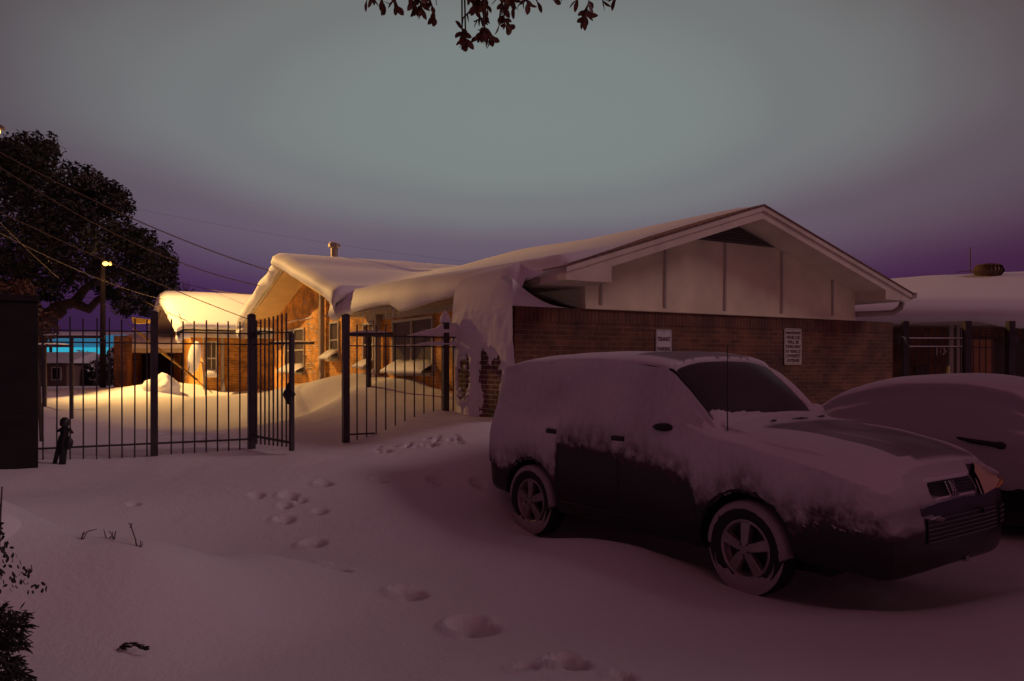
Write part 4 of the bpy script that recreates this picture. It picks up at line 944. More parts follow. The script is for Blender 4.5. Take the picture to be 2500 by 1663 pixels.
twig([[(250, 1243), (243, 1235), (239, 1218)], [(247, 1238), (258, 1232), (260, 1224)], [(243, 1236), (235, 1240)], [(264, 1242), (258, 1230), (250, 1222)], [(262, 1238), (266, 1226), (267, 1222)]], 'cluster of short bare twigs in the middle of the drift crest', 4.8)
twig([[(318, 1262), (312, 1242), (300, 1206), (295, 1204)], [(318, 1262), (312, 1246), (314, 1240)], [(319, 1262), (328, 1252), (326, 1246)], [(320, 1260), (324, 1245)], [(300, 1207), (304, 1204)]], 'tallest bare twig at the right end of the drift crest', 4.8)
twig([[(100, 1325), (75, 1318), (58, 1332)], [(75, 1318), (72, 1300)]], 'forked bare twig lying on the drift beside the leafy shrub', 4.2)
o_, q, Y = twig([[(262, 1498), (280, 1486), (300, 1480), (334, 1484)], [(300, 1481), (318, 1478)]], 'small green leafy sprig lying on the foreground snow', 3.8, 'leafy_sprig')
mb = MB()
for k in range(26):
    px = 272+rf_.random()*58; py = 1493-12*math.sin((px-262)/72*PI)+rf_.uniform(-1, 4); leafblade(mb, pw(px, py, Y)-q, Vector((1, rf_.gauss(0, .3), rf_.gauss(-.2, .3))), Vector((0, -1, .5)), .035, .010)
mb.build('foliage', M_LEAF, o_, fix=False)

# ------------------------------------------------------------------ vehicles
def catmull(xs, ys, x):
    # monotone-ish cubic through keys
    xs = np.asarray(xs, float); ys = np.asarray(ys, float); x = np.asarray(x, float)
    h = np.diff(xs); d = np.diff(ys)/h; m_ = np.zeros_like(ys)
    m_[1:-1] = np.where(d[:-1]*d[1:] > 0, 2*d[:-1]*d[1:]/(d[:-1]+d[1:]+1e-12), 0); m_[0] = d[0]; m_[-1] = d[-1]
    i = np.clip(np.searchsorted(xs, x)-1, 0, len(xs)-2); t = (x-xs[i])/h[i]
    return (2*t**3-3*t**2+1)*ys[i]+(t**3-2*t**2+t)*h[i]*m_[i]+(-2*t**3+3*t**2)*ys[i+1]+(t**3-t**2)*h[i]*m_[i+1]
class CarShape:
    def __init__(s, keys):
        s.K = np.array(keys, float); s.x0, s.x1 = s.K[0, 0], s.K[-1, 0]
    def par(s, x): return [float(catmull(s.K[:, 0], s.K[:, k], x)) for k in range(1, 7)]
    def ctrl(s, x):
        w_, zb_, zs, wt, ze, zt = s.par(x)
        a = (w_-.05, zs+.03); L2 = lambda k: (lerp(a[0], wt, k), lerp(a[1], ze, k))
        mid = (zb_+zs)/2
        return [(0, zb_), (max(.02, w_-.18), zb_), (w_-.035, zb_+.05*(1 if w_ > .5 else .5)), (w_-.006, lerp(zb_, zs, .30)), (w_, lerp(zb_, zs, .58)), (w_-.004, lerp(zb_, zs, .82)), (w_-.03, zs), L2(.33), L2(.72), (wt, ze),
                (wt*.86, lerp(ze, zt, .5)), (wt*.5, lerp(ze, zt, .9)), (0, zt)]
    def section(s, x, nv):
        c = s.ctrl(x); n_ = len(c); out = []
        for k in range(nv+1):
            u = k/nv*(n_-1); i = min(int(u), n_-2); t = u-i
            p0 = c[max(i-1, 0)]; p1 = c[i]; p2 = c[i+1]; p3 = c[min(i+2, n_-1)]
            q = []
            for d_ in (0, 1):
                m1 = (p2[d_]-p0[d_])*.42; m2 = (p3[d_]-p1[d_])*.42
                q.append((2*t**3-3*t**2+1)*p1[d_]+(t**3-2*t**2+t)*m1+(-2*t**3+3*t**2)*p2[d_]+(t**3-t**2)*m2)
            out.append((max(q[0], 0) if k not in (0, nv) else 0, q[1], u))
        return out
def stations(a, b_, n_):   # denser at both ends
    k = np.linspace(0, 1, n_); e = .5-.5*np.cos(PI*k); return a+(b_-a)*(.45*e+.55*k)
def loft(shape, nx_, nv, glass_fn=None):
    xs = stations(shape.x0, shape.x1, nx_); vs = []; U = []
    for x in xs:
        sec = shape.section(float(x), nv); row = [(x, -y, z) for y, z, u in sec]+[(x, y, z) for y, z, u in reversed(sec[1:-1])]
        vs.append(row); U.append([u for _, _, u in sec]+[u for _, _, u in reversed(sec[1:-1])])
    nr = len(vs[0]); V = [p for r in vs for p in r]; Fc = []; Mi = []
    for i in range(nx_-1):
        for j in range(nr):
            Fc.append((i*nr+j, i*nr+(j+1) % nr, (i+1)*nr+(j+1) % nr, (i+1)*nr+j))
            Mi.append(glass_fn((xs[i]+xs[i+1])/2, (vs[i][j][1]+vs[i][(j+1) % nr][1])/2, (U[i][j]+U[i][(j+1) % nr])/2) if glass_fn else 0)
    Fc.append(tuple(range(nr))); Mi.append(0); Fc.append(tuple((nx_-1)*nr+j for j in reversed(range(nr)))); Mi.append(0)
    return V, Fc, Mi
def mesh_from(V, Fc, Mi, mats, name):
    me = bpy.data.meshes.new(name); me.from_pydata(V, [], Fc)
    for m_ in mats: me.materials.append(m_)
    me.polygons.foreach_set('material_index', Mi)
    bm = bmesh.new(); bm.from_mesh(me); bmesh.ops.remove_doubles(bm, verts=bm.verts, dist=1e-5); bmesh.ops.recalc_face_normals(bm, faces=bm.faces); bm.to_mesh(me); bm.free()
    me.polygons.foreach_set('use_smooth', [True]*len(me.polygons)); return me
M_PAINT = mat('car_paint', (.022, .019, .024), .28, metal=.4, spec=.6)
M_PAINT2 = mat('car_paint_bumper', (.032, .027, .028), .35, metal=.3, spec=.6)
M_CARGL = bpy.data.materials.new('windshield_glass'); M_CARGL.use_nodes = True
_t = M_CARGL.node_tree; _b = _t.nodes['Principled BSDF']; _b.inputs['Base Color'].default_value = (.085, .065, .075, 1); _b.inputs['Roughness'].default_value = .25
_tr = _t.nodes.new('ShaderNodeBsdfTransparent'); _tr.inputs[0].default_value = (.55, .5, .5, 1); _mx = _t.nodes.new('ShaderNodeMixShader'); _mx.inputs[0].default_value = .72
_t.links.new(_tr.outputs[0], _mx.inputs[1]); _t.links.new(_b.outputs[0], _mx.inputs[2]); _t.links.new(_mx.outputs[0], _t.nodes['Material Output'].inputs[0])
M_SHADESNOW = snow_mat('shade_toned_snow', (.36, .33, .35), bump=.8, scale=40)  # snow darkened to carry the shade around the wheels
M_TYRE = mat('tyre', (.014, .013, .013), .85, bump=.3, bscale=60)
M_RIM = mat('rim_alloy', (.30, .27, .27), .35, metal=.7, var=.2, vscale=12)
M_CHROME = mat('chrome', (.5, .48, .5), .12, metal=1)
M_INT = mat('interior', (.10, .085, .075), .8)
M_LENS = mat('headlamp_lens', (.75, .52, .24), .12, spec=.7); M_AMBER = mat('amber_lens', (.9, .35, .03), .2)
SUVK = [(-2.18, .40, .50, .76, .30, .82, .84), (-2.165, .70, .44, .94, .54, 1.10, 1.14), (-2.14, .83, .40, 1.08, .66, 1.40, 1.46), (-2.08, .88, .38, 1.14, .70, 1.60, 1.66), (-1.97, .90, .37, 1.17, .71, 1.70, 1.76), (-1.5, .91, .33, 1.17, .71, 1.75, 1.83),
        (-.7, .915, .27, 1.16, .71, 1.77, 1.86), (0, .915, .27, 1.15, .70, 1.75, 1.855), (.42, .915, .27, 1.145, .69, 1.70, 1.81), (.60, .915, .27, 1.14, .70, 1.58, 1.70), (.80, .915, .28, 1.14, .73, 1.41, 1.53), (.96, .91, .30, 1.135, .755, 1.26, 1.36), (1.06, .91, .31, 1.13, .77, 1.20, 1.29), (1.2, .91, .32, 1.12, .77, 1.18, 1.265),
        (1.6, .915, .33, 1.03, .77, 1.145, 1.235), (2.0, .91, .33, .97, .73, 1.095, 1.18), (2.25, .895, .32, .92, .68, 1.03, 1.11), (2.37, .87, .31, .88, .64, .97, 1.04), (2.44, .84, .33, .87, .62, .91, .94), (2.48, .77, .37, .79, .55, .82, .84), (2.515, .64, .42, .71, .46, .73, .74), (2.54, .42, .46, .66, .28, .67, .68)]
suv_sh = CarShape(SUVK)
F2 = Vector((.5886, -.8084)); S2 = Vector((.8084, .5886)); CO = Vector((1.704, 7.71))
CAR_RZ = math.atan2(F2.y, F2.x)
WB = 1.35; WR = .355; WHL = [(-WB, -1), (WB, -1), (-WB, 1), (WB, 1)]
def suv_glass(x, y, u):
    if .44 < x < 1.03 and u > 9.1: return 1
    if -1.85 < x < .95 and 6.4 < u < 8.7: return 2
    return 0
suv = thing('sport_utility_car', 'dark sport utility car caked in snow parked in front of the brick wall', 'car', (CO.x, CO.y, 0), CAR_RZ)
V, Fc, Mi = loft(suv_sh, 120, 60, suv_glass)
M_SGL = mat('side_glass', (.02, .02, .022), .1)
bm_me = mesh_from(V, Fc, Mi, [M_PAINT, M_CARGL, M_SGL], 'body')
def cut_arches(me, name, wheels, r_arch, zc_, mats, parent):
    tmp = bpy.data.objects.new('tmp', me); COL.objects.link(tmp)
    cb = MB()
    for wx, sd_ in wheels: cb.tube([(wx, sd_*.60, zc_), (wx, sd_*1.2, zc_)], r_arch, 40)
    co_ = cb.build('cutter', M_BLACK); 
    bo = tmp.modifiers.new('b', 'BOOLEAN'); bo.operation = 'DIFFERENCE'; bo.object = co_; bo.solver = 'EXACT'; bo.material_mode = 'TRANSFER' if hasattr(bo, 'material_mode') else bo.material_mode
    bpy.context.view_layer.update(); dg = bpy.context.evaluated_depsgraph_get()
    nm = bpy.data.meshes.new_from_object(tmp.evaluated_get(dg)); bpy.data.objects.remove(tmp); bpy.data.objects.remove(co_)
    return nm
bme = cut_arches(bm_me, 'body', WHL, .435, .36, None, suv)
names = [m_.name if m_ else '' for m_ in bme.materials]
gi = names.index('windshield_glass')
bm = bmesh.new(); bm.from_mesh(bme)
dup_ = bmesh.new(); dup_.from_mesh(bme)
bmesh.ops.delete(dup_, geom=[f for f in dup_.faces if f.material_index != gi], context='FACES')
bmesh.ops.delete(bm, geom=[f for f in bm.faces if f.material_index == gi], context='FACES')
bm.to_mesh(bme); bm.free(); bme.name = 'body'
body = bpy.data.objects.new('body', bme); COL.objects.link(body); body.parent = suv
wme = bpy.data.meshes.new('windshield'); dup_.to_mesh(wme); dup_.free(); wme.materials.clear(); wme.materials.append(M_CARGL); wme.polygons.foreach_set('material_index', [0]*len(wme.polygons))
wso = bpy.data.objects.new('windshield', wme); COL.objects.link(wso); wso.parent = suv
# drape helpers
V2, F2c, _ = loft(suv_sh, 160, 72); bvh = BVHTree.FromPolygons(V2, F2c)
def fx(y, z): 
    h_ = bvh.ray_cast(Vector((4, y, z)), Vector((-1, 0, 0))); return h_[0].x if h_[0] else 2.2
def fy(x, z, s_=-1):
    h_ = bvh.ray_cast(Vector((x, s_*3, z)), Vector((0, -s_, 0))); return h_[0].y if h_[0] else s_*.9
def fz(x, y):
    h_ = bvh.ray_cast(Vector((x, y, 4)), Vector((0, 0, -1))); return h_[0].z if h_[0] else 1
# dense snow layer
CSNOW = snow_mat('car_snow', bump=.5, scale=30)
_n = CSNOW.node_tree.nodes; _l = CSNOW.node_tree.links; _at = _n.new('ShaderNodeAttribute'); _at.attribute_name = 'film_shade'
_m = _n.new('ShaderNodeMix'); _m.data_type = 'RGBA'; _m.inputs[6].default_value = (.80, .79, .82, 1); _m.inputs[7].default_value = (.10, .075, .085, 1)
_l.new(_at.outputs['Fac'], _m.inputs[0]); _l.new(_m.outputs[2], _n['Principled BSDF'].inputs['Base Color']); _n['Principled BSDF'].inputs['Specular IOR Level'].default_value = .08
def film_shade_of(fn, me):     # snow thinness over dark paint, plus shade toned into the flanks
    a = me.attributes.new('film_shade', 'FLOAT', 'POINT')
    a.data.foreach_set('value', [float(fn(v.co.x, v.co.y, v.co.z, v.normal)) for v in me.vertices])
def snow_layer(shape, tfn, nx_, nv, parent, name='snow_cover', both=True, film_shade=None):
    xs = stations(shape.x0+.001, shape.x1-.001, nx_); secs = [shape.section(float(x), nv) for x in xs]
    A_ = np.array([[(x, -y, z) for y, z, u in sec] for x, sec in zip(xs, secs)]); U_ = np.array([[u for _, _, u in sec] for sec in secs])
    obs = []
    mb = MB()
    for s_ in ((1, -1) if both else (1,)):
        B = A_.copy(); B[..., 1] *= s_
        du = np.gradient(B, axis=0); dv = np.gradient(B, axis=1); n_ = np.cross(du, dv); n_ /= (np.linalg.norm(n_, axis=-1, keepdims=True)+1e-9)
        c = np.array([0, 0, .8]); 
        ref = B-c; ref[..., 0] *= .15
        sg = np.sign((n_*ref).sum(-1, keepdims=True)); n_ *= sg
        T = np.zeros(B.shape[:2])
        for i in range(B.shape[0]):
            for j in range(B.shape[1]): T[i, j] = tfn(B[i, j, 0], B[i, j, 1], B[i, j, 2], U_[i, j], n_[i, j])
        Q = B+n_*T[..., None]
        base_i = len(mb.v); nvv = B.shape[1]
        mb.v += [tuple(q) for q in Q.reshape(-1, 3)]
        keep = (T > -.006)
        for i in range(B.shape[0]-1):
            for j in range(nvv-1):
                if keep[i, j] or keep[i+1, j] or keep[i, j+1] or keep[i+1, j+1]:
                    a = base_i+i*nvv+j; f = (a, a+nvv, a+nvv+1, a+1); mb.f.append(f if s_ < 0 else f[::-1]); mb.m.append(0)
    o = mb.build(name, CSNOW, parent, smooth=True, fix=True)
    if film_shade: film_shade_of(film_shade, o.data)
    return o
def nz3(x, y, z): return noise.noise(Vector((x, y, z)))
def suv_snow(x, y, z, u, n_):
    if u < 2.2: return -.02
    side = y < 0
    # lower limit of the caked snow along the near side
    lim = interp(x, [-2.3, -1.9, -1.35, -.92, -.88, -.5, -.16, .3, .82, .9, 1.2, 1.35, 1.7, 1.9, 2.05, 2.2, 2.45], [.80, .60, .70, .62, .95, .94, .93, .88, .80, .62, .70, .78, .60, .62, .66, .64, .60])
    rag = .06*nz3(x*5, z*3, 0)+.06*nz3(x*17, z*12, 3)+.07*nz3(x*50, z*35, 5)+.06*nz3(x*100, z*75, 5)
    k = (z-lim+rag)/.07
    th = .016+.008*nz3(x*3, y*3, z*3)
    T = min(1, max(-1, k))*th
    if 0 < k < 4: T += .012*max(0, nz3(x*30, z*22, 9))*(1-k/4)
    if n_[2] > .3: T += (.030+.012*nz3(x*1.6, y*1.6, 0))*sm((n_[2]-.3)/.5)
    # clumps behind the front wheel arch / bumper corner
    if side and 1.55 < x < 2.3 and .5 < z < .86: T += .022*max(0, nz3(x*22, z*22, 1))*sm((x-1.55)/.15)
    # bare places
    for wx in (-WB, WB):
        if abs(y) > .5:
            r_ = math.hypot(x-wx, z-.36); T = min(T, (r_-.455+.02*nz3(x*20, z*20, 2))*.35)
    if .30 < x < 1.26 and u > 9.0:          # windshield
        yy = y; b0 = interp(x, [.4, .55, .85, 1.1], [-.66, -.69, -.76, -.72]); b1 = interp(x, [.4, .55, .85, 1.1], [.64, .60, .60, .62])
        e = min(yy-b0, b1-yy, (x-.45)*1.5, (interp(y, [-.70, -.5, .1, .5, .62], [.86, .93, .985, .985, .96])-x))
        T = min(T, -e*.5+.006*nz3(x*18, y*18, 0)+.006) if x < 1.0 or e > 0 else T
        if e > .01: T = -.01
    if 1.0 < x < 1.32 and u > 9.4: T += .012*sm((1.32-x)/.15)
    # clear front face right of the nose centre (far half): grille, bumper, headlamp
    if x > 2.2 and n_[2] < .75:
        if z < .80: T = min(T, -(y+.50+.04*nz3(z*20, 1, y*10))*.2)
        elif y > .30: T = min(T, -(y-.30)*.3)
        elif .84 < z < .955 and y > -.34: T = min(T, .004-.1*(y+.34))
    if x > 2.0 and y > .3 and z < .80: T = -.01
    if x > 2.0 and z < .66 and n_[2] < .6: T = min(T, (z-.60)*.3)
    # thin scoured patch on the bonnet
    if 1.4 < x < 2.3 and u > 9.5:
        m_ = sm((x-1.4)/.12)*sm((2.32-x)/.08)*sm((y+.56-.12*(x-1.4))/.10)*sm((.62-y)/.15)
        T = lerp(T, .010+.004*nz3(x*4, y*4, 0), m_)
        T += .012*math.exp(-((y+.25-.15*(x-1.3))/.03)**2)*m_
    # handles, mirror hollows on the near side
    if side and abs(z-1.10) < .022 and (abs(x+.98) < .075 or abs(x+.03) < .08): T = -.01
    return T
def suv_film_shade(x, y, z, n_):
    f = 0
    if abs(n_.z) < .62:      # driven powder on the flank, thinnest low down, plus side shade in the colour
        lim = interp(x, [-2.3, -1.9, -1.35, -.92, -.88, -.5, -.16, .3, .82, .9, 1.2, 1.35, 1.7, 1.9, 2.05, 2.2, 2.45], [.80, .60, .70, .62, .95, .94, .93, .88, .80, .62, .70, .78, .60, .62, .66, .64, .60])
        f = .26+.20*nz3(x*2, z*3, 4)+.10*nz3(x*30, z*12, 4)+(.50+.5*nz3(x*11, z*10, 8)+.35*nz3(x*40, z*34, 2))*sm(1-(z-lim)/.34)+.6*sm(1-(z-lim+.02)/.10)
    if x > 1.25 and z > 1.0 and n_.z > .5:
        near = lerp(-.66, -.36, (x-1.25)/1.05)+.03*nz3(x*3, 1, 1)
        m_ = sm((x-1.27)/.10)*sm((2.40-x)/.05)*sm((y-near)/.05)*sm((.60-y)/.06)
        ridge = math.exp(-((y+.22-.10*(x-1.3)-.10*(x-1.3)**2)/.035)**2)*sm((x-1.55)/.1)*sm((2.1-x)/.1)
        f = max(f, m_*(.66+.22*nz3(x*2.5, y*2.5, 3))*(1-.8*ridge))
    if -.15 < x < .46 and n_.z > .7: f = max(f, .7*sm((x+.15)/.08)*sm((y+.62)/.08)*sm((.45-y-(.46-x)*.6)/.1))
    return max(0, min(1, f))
snow_layer(suv_sh, suv_snow, 330, 170, suv, film_shade=suv_film_shade)
# black door handle recesses, mirror, seams
for hx in (-.98, -.03):
    yv = fy(hx, 1.10); hd = MB().box(hx-.08, hx+.08, yv-.022, yv+.01, 1.082, 1.118).build('door_handle', M_BLACK, suv); bevel(hd, .008)
for xx in (-.88, -.02, .88):
    pts = [(xx+(.0 if z > .6 else .0), fy(xx, z)-.002, z) for z in np.linspace(.36, 1.1, 12)]; MB().tube(pts, .004, 4).build('door_seam', M_BLACK, suv)
pts = [(x, fy(x, .42)-.004, .42) for x in np.linspace(-.85, .85, 16)]; MB().tube(pts, .010, 6).build('side_moulding', M_BLACK, suv)
# mirrors
mzy = fy(.50, 1.22)
mr = MB().blob((.50, mzy-.02, 1.235), (.11, .07, .035), 2, .08).build('side_mirror', M_BLACK, suv, smooth=True)
mr = MB().blob((.72, -mzy+.12, 1.26), (.07, .11, .08), 2, .08).build('side_mirror', M_BLACK, suv, smooth=True)
MB().blob((.73, -mzy+.12, 1.32), (.08, .12, .07), 5, .15).build('mirror_snow', SNOW, mr, smooth=True)
# roof rail / A-pillar trim strip
for s_ in (-1, 1):
    pts = []
    for x in list(np.linspace(-1.7, .4, 18))+list(np.linspace(.45, 1.12, 12)):
        sec = suv_sh.section(float(x), 60); p = min(sec, key=lambda q: abs(q[2]-9.0)); pts.append((x, s_*(p[0]+.008), p[1]+.024))
    MB().tube(pts, .017, 6).build('roof_rail', M_BLACK, suv, smooth=True)
# wiper tips poking out, bonnet scoop marks
for (x, y, ln) in ((1.28, -.42, .04), (1.31, -.10, .11), (1.26, .28, .05)):
    z = fz(x, y)+.072; MB().tube([(x-.01, y-ln, z-.004), (x, y, z), (x-.01, y+ln, z-.004)], [.004, .010, .004], 6).build('wiper', M_BLACK, suv)
az_ = fz(1.10, -.78); MB().tube([(1.10, -.78, az_-.02), (1.10, -.78, az_+.74)], [.0055, .0035], 6).build('antenna', M_BLACK, suv)
MB().tube([(-1.55, -.3, fz(-1.55, -.3)), (-1.6, -.3, fz(-1.55, -.3)+.12)], [.008, .004], 6).build('antenna', M_BLACK, suv)
# cabin
MB().box(.65, 1.25, -.72, .72, .95, 1.14).build('dashboard', M_INT, suv)
for s_ in (-1, 1):
    st_ = MB(); st_.box(-.45, .05, s_*.38-.24, s_*.38+.24, .75, .95); st_.add([(-.55, s_*.38-.24, .9), (-.55, s_*.38+.24, .9), (-.72, s_*.38+.2, 1.48), (-.72, s_*.38-.2, 1.48), (-.4, s_*.38-.24, .9), (-.4, s_*.38+.24, .9), (-.6, s_*.38+.2, 1.48), (-.6, s_*.38-.2, 1.48)],
        [(0, 1, 2, 3), (4, 7, 6, 5), (0, 4, 5, 1), (3, 2, 6, 7), (1, 5, 6, 2), (0, 3, 7, 4)]); st_.build('seat', M_INT, suv)
sw = [(.66+.05*math.sin(a), .34+.19*math.cos(a), 1.22+.19*math.sin(a)) for a in np.linspace(0, 2*PI, 25)]
swo = MB().tube(sw, .014, 6, cap=False).build('steering_wheel', M_INT, suv, smooth=True)
MB().tube([(.66, .34-.18, 1.22), (.70, .34, 1.20), (.66, .34+.18, 1.22)], [.015, .05, .015], 6).build('wheel_hub', M_INT, swo)
# wheels
def make_wheel(parent, wx, s_, R=.355, rr_=.225, snowy=True, width=.22, yo=.90, phase=0, zc_=None):
    e = bpy.data.objects.new('wheel', None); COL.objects.link(e); e.parent = parent; e.location = (wx, s_*yo, zc_ if zc_ else R); e.rotation_euler = (0, 0, 0 if s_ < 0 else PI)
    prof_ = [(rr_, 0.02), (rr_+.02, .0), (R-.05, -.008), (R-.015, .012), (R, .04), (R, width-.04), (R-.02, width-.01), (rr_, width)]
    P = []
    for j in range(49):
        a = 2*PI*j/48; P.append([(r*math.cos(a), y, r*math.sin(a)) for r, y in prof_])
    MB().grid(P).build('tyre', M_TYRE, e, smooth=True)
    mb = MB(); P = []
    for j in range(49):
        a = 2*PI*j/48; P.append([(r*math.cos(a), y, r*math.sin(a)) for r, y in ((rr_+.004, .012), (rr_-.012, .004), (rr_-.024, .02), (rr_-.03, .10), (.0, .11))])
    mb.grid(P[:]) 
    rim = mb.build('rim', M_RIM, e, smooth=True)
    disc = MB().tube([(0, .085, 0), (0, .10, 0)], rr_-.03, 32).build('brake_disc', M_BLACK, e)
    for k in range(5):
        a = 2*PI*k/5+phase; ca, sa = math.cos(a), math.sin(a)
        def Q(r, t_, y): return (r*ca-t_*sa, y, r*sa+t_*ca)
        v = [Q(.03, -.030, .0), Q(.03, .030, .0), Q(rr_-.015, .044, .012), Q(rr_-.015, -.044, .012), Q(.03, -.036, .06), Q(.03, .036, .06), Q(rr_-.012, .055, .06), Q(rr_-.012, -.055, .06)]
        sp3 = MB().add(v, [(0, 1, 2, 3), (0, 3, 7, 4), (1, 5, 6, 2), (4, 7, 6, 5), (3, 2, 6, 7), (0, 4, 5, 1)]).build('spoke', M_RIM, e); bevel(sp3, .006)
    MB().tube([(0, -.006, 0), (0, .0, 0), (0, .07, 0)], [.03, .05, .06], 16).build('hub_cap', M_RIM, e)
    for k in range(5):
        a = 2*PI*(k+.5)/5+phase; MB().tube([(.045*math.cos(a), -.004, .045*math.sin(a)), (.045*math.cos(a), .01, .045*math.sin(a))], .009, 8).build('wheel_nut', M_BLACK, e)
    if snowy:
        P = []
        for j in range(80):
            a = -.25+(PI+.25)*j/79; row = []
            rg = .018*nz3(j*.3, 1, 0)
            for k, (r, y) in enumerate(((R-.045+rg, -.004), (R-.02, -.012), (R+.012, .02), (R+.016, .10), (R+.012, width-.02), (R-.01, width))):
                f_ = min(1, max(0, (math.sin(a)+.30)*3)) ; r2 = lerp(R-.06, r, f_) if k > 1 else r-.03*(1-f_)
                row.append((r2*math.cos(a), y+(1-f_)*.03, r2*math.sin(a)))
            P.append(row)
        MB().grid(P).build('tyre_snow', M_SHADESNOW, e, smooth=True)
        # packed snow on the lower side wall and rim
        P = []
        for j in range(60):
            a = -PI+.1+(PI-.2)*j/59+.0; f_ = math.sin(PI*j/59)**.6; i_ = rr_-.02+.03*nz3(j*.25, 4, 0)
            P.append([(lerp(R-.03, (i_+R)/2, f_)*math.cos(a), .012-.012*f_, lerp(R-.03, i_, f_)*math.sin(a)), ((R+i_)/2*math.cos(a), .0-.022*f_, (R+i_)/2*math.sin(a)), ((R-.01)*math.cos(a), .014-.012*f_, (R-.01)*math.sin(a))])
        MB().grid(P).build('sidewall_snow', M_SHADESNOW, e, smooth=True)
    return e
make_wheel(suv, -WB, -1, phase=.35); make_wheel(suv, WB, -1, phase=.3); make_wheel(suv, -WB, 1); make_wheel(suv, WB, 1)
# front end: draped pieces
def drape_patch(poly_fn, ny_, nz_, off, name, m, parent, thick_=.0):
    P = []
    for i in range(ny_+1):
        row = []
        for j in range(nz_+1):
            y, z = poly_fn(i/ny_, j/nz_); row.append((fx(y, z)+off, y, z))
        P.append(row)
    return MB().grid(P).build(name, m, parent, smooth=True)
gr_ = drape_patch(lambda a, b_: (lerp(-.44, .30, a), lerp(.83, .945, b_)), 24, 6, .006, 'grille', M_BLACK, suv)
for k in range(5):
    z = .845+k*.021; pts = [(fx(y, z)+.012, y, z) for y in np.linspace(-.43, .29, 18)]; MB().tube(pts, .004, 5).build('grille_slat', M_CHROME, gr_)
zt2 = .822; pts = [(fx(y, zt2)+.012, y, zt2) for y in np.linspace(-.46, .30, 18)]+[(fx(.33, .86)+.012, .33, .86), (fx(.30, .95)+.010, .30, .95)]; MB().tube(pts, .008, 6).build('grille_surround', M_CHROME, suv, smooth=True)
# bonnet lip snow
pts = [(fx(y, .955)+.015, y, .965) for y in np.linspace(-.40, .26, 14)]; MB().tube(pts, .020, 8).build('grille_snow', SNOW, suv, smooth=True)
# emblem: framed square with a swept curve
EY, EZ = -.03, .888; emx = fx(EY, EZ)+.022
def ep(y, z): return (emx-.002-z*.35, EY+y, EZ+z)
em = MB().tube([ep(-.055, -.05), ep(.06, -.05), ep(.04, .05), ep(-.07, .05), ep(-.055, -.05)], .0055, 5).build('emblem', M_CHROME, suv)
MB().tube([ep(-.02, -.05), ep(.005, -.02), ep(.0, .02), ep(-.02, .05)], .005, 5).build('emblem_curve', M_CHROME, em)
MB().tube([ep(.02, -.05), ep(.035, -.02), ep(.022, .02), ep(-.004, .05)], .004, 5).build('emblem_curve', M_CHROME, em)
MB().add([Vector(ep(-.055, -.05))-Vector((.006, 0, 0)), Vector(ep(.06, -.05))-Vector((.006, 0, 0)), Vector(ep(.04, .05))-Vector((.006, 0, 0)), Vector(ep(-.07, .05))-Vector((.006, 0, 0))], [(0, 1, 2, 3)]).build('emblem_plate', M_BLACK, em)
# headlamps
def headlamp(s_):
    def fn(a, b_):
        z0 = lerp(.81, .86, a); z1 = interp(a, [0, .3, .6, .85, 1], [.97, 1.03, 1.035, 1.0, .90])
        return (s_*lerp(.40, .83, a), lerp(z0, z1, b_))
    h_ = drape_patch(fn, 16, 8, .028 if s_ > 0 else .004, 'headlight', M_LENS, suv)
    drape_patch(lambda a, b_: (s_*lerp(.62, .82, a), lerp(lerp(.83, .868, a), lerp(.835, .915, a), b_)), 8, 4, .034 if s_ > 0 else .008, 'turn_signal', M_AMBER, h_)
    return h_
headlamp(1); headlamp(-1)
pts = [(fx(.385, z)+.012, .385-.02*(z-.7), z) for z in np.linspace(.80, .92, 8)]; MB().tube(pts, .006, 6).build('headlight_trim', M_CHROME, suv, smooth=True)
# lower bumper skin, intake with slats, fog vent, plate bracket, valance
drape_patch(lambda a, b_: (lerp(-.80, .84, a), lerp(.36, .79, b_)), 50, 18, .002, 'bumper', M_PAINT2, suv)
ig = drape_patch(lambda a, b_: (lerp(-.50, .50, a)+.02*b_, lerp(.555, .725, b_)), 30, 8, .010, 'intake', M_BLACK, suv)
for k in range(6):
    z = .567+k*.029; pts = [(fx(y, z)+.017, y, z) for y in np.linspace(-.49, .51, 18)]; MB().tube(pts, .0045, 5).build('intake_slat', M_RIM, ig)
fg = drape_patch(lambda a, b_: (lerp(.63, .77, a), lerp(.56, .72, b_)), 8, 8, .008, 'fog_light_vent', M_BLACK, suv)
for k in range(4):
    z = .58+k*.038; pts = [(fx(y, z)+.014, y, z) for y in np.linspace(.635, .765, 8)]; MB().tube(pts, .006, 5).build('vent_slat', M_CHROME, fg)
MB().box(fx(.2, .36)-.02, fx(.2, .36)+.012, .18, .22, .33, .375).build('tow_eye', M_CHROME, suv)
bevel(MB().box(1.6, 2.25, -.55, .62, .24, .36), .04) if False else MB().box(1.6, 2.25, -.5, .62, .25, .36).build('valance', M_BLACK, suv)
MB().box(-1.9, 1.9, -.62, .62, .22, .36).build('underbody', M_BLACK, suv)
# snow crumbs on the bumper corner
mb = MB(); rc = random.Random(2)
for k in range(0):
    x = rc.uniform(1.72, 2.25); z = rc.gauss(.60, .06); y = fy(x, z)
    if math.hypot(x-WB, z-.36) < .47 or z < .45: continue
    r_ = rc.uniform(.008, .028); mb.blob((x, y-.004, z), (r_, r_, r_*.9), k, .5, 6)


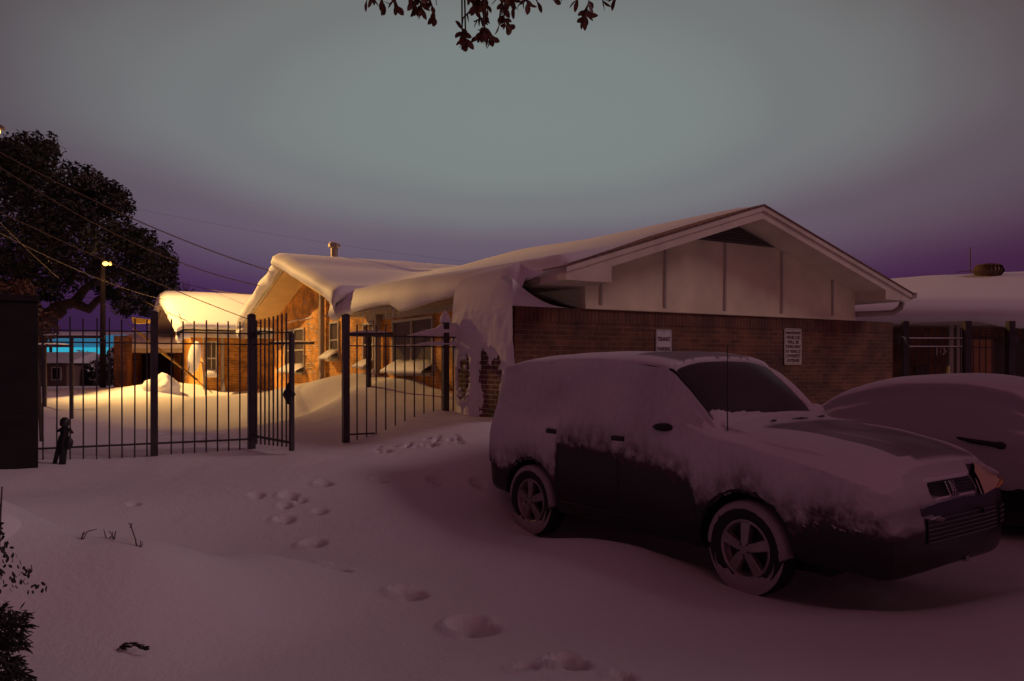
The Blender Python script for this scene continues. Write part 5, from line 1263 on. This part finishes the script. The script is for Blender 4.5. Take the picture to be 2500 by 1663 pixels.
# second car, nearly buried
SEDK = [(-2.3, .3, .45, .62, .2, .68, .70), (-2.2, .78, .36, .85, .6, .92, .95), (-1.8, .86, .30, .94, .64, 1.06, 1.1), (-1.3, .87, .26, .98, .62, 1.34, 1.42), (-.8, .875, .24, .98, .60, 1.46, 1.54), (-.2, .875, .24, .97, .60, 1.48, 1.57), (.25, .875, .24, .96, .61, 1.42, 1.51), (.7, .875, .25, .95, .66, 1.20, 1.28),
        (1.1, .875, .26, .93, .70, 1.0, 1.07), (1.6, .87, .28, .86, .66, .91, .97), (2.0, .84, .30, .78, .6, .82, .86), (2.25, .70, .32, .66, .45, .70, .72), (2.35, .3, .36, .55, .2, .57, .58)]
sed_sh = CarShape(SEDK); C2 = CO+S2*2.98+F2*1.55
sed = thing('buried_car', 'second car at the right edge almost wholly buried under smooth snow', 'car', (C2.x, C2.y, .02), CAR_RZ+math.radians(4))
V, Fc, Mi = loft(sed_sh, 90, 48)
WH2 = [(-1.35, -1), (1.35, -1), (-1.35, 1), (1.35, 1)]
nm = cut_arches(mesh_from(V, Fc, Mi, [M_PAINT], 'body'), 'body', WH2, .39, .32, None, sed); nm.name = 'body'
b2 = bpy.data.objects.new('body', nm); COL.objects.link(b2); b2.parent = sed
def sed_snow(x, y, z, u, n_):
    if u < 2.2: return -.02
    lim = interp(x, [-2.3, -.5, .4, .8, 1.4, 2.4], [.5, .52, .60, .62, .55, .5])
    k = (z-lim+.05*nz3(x*9, z*4, 2)+.03*nz3(x*25, z*12, 2))/.05
    T = min(1, max(-1, k))*.02
    if n_[2] > .2: T += .07*sm((n_[2]-.2)/.6)
    for wx in (-1.35, 1.35):
        if abs(y) > .5: T = min(T, (math.hypot(x-wx, z-.32)-.41)*.35)
    return T
snow_layer(sed_sh, sed_snow, 150, 80, sed, film_shade=lambda x, y, z, n_: .5*sm((.62-abs(n_.z))/.06) if z > .2 else 0)  # shade of the steep sides put into the snow colour
for wx, s_ in WH2: make_wheel(sed, wx, s_, R=.32, rr_=.2, yo=.86, snowy=False)
V3, F3, _ = loft(sed_sh, 90, 40); bvh2 = BVHTree.FromPolygons(V3, F3)
h_ = bvh2.ray_cast(Vector((.1, -3, 1.0)), Vector((0, 1, 0)))[0]
my = h_.y if h_ else -.85
m2 = MB().tube([(-.08, my-.03, 1.04), (.06, my-.06, 1.02), (.26, my-.05, 1.0), (.34, my-.04, .985)], [.012, .022, .025, .012], 8).build('side_mirror', M_BLACK, sed, smooth=True)
MB().blob((.30, my-.05, .995), (.05, .03, .035), 3, .1).build('mirror_glass', M_BLACK, m2, smooth=True)
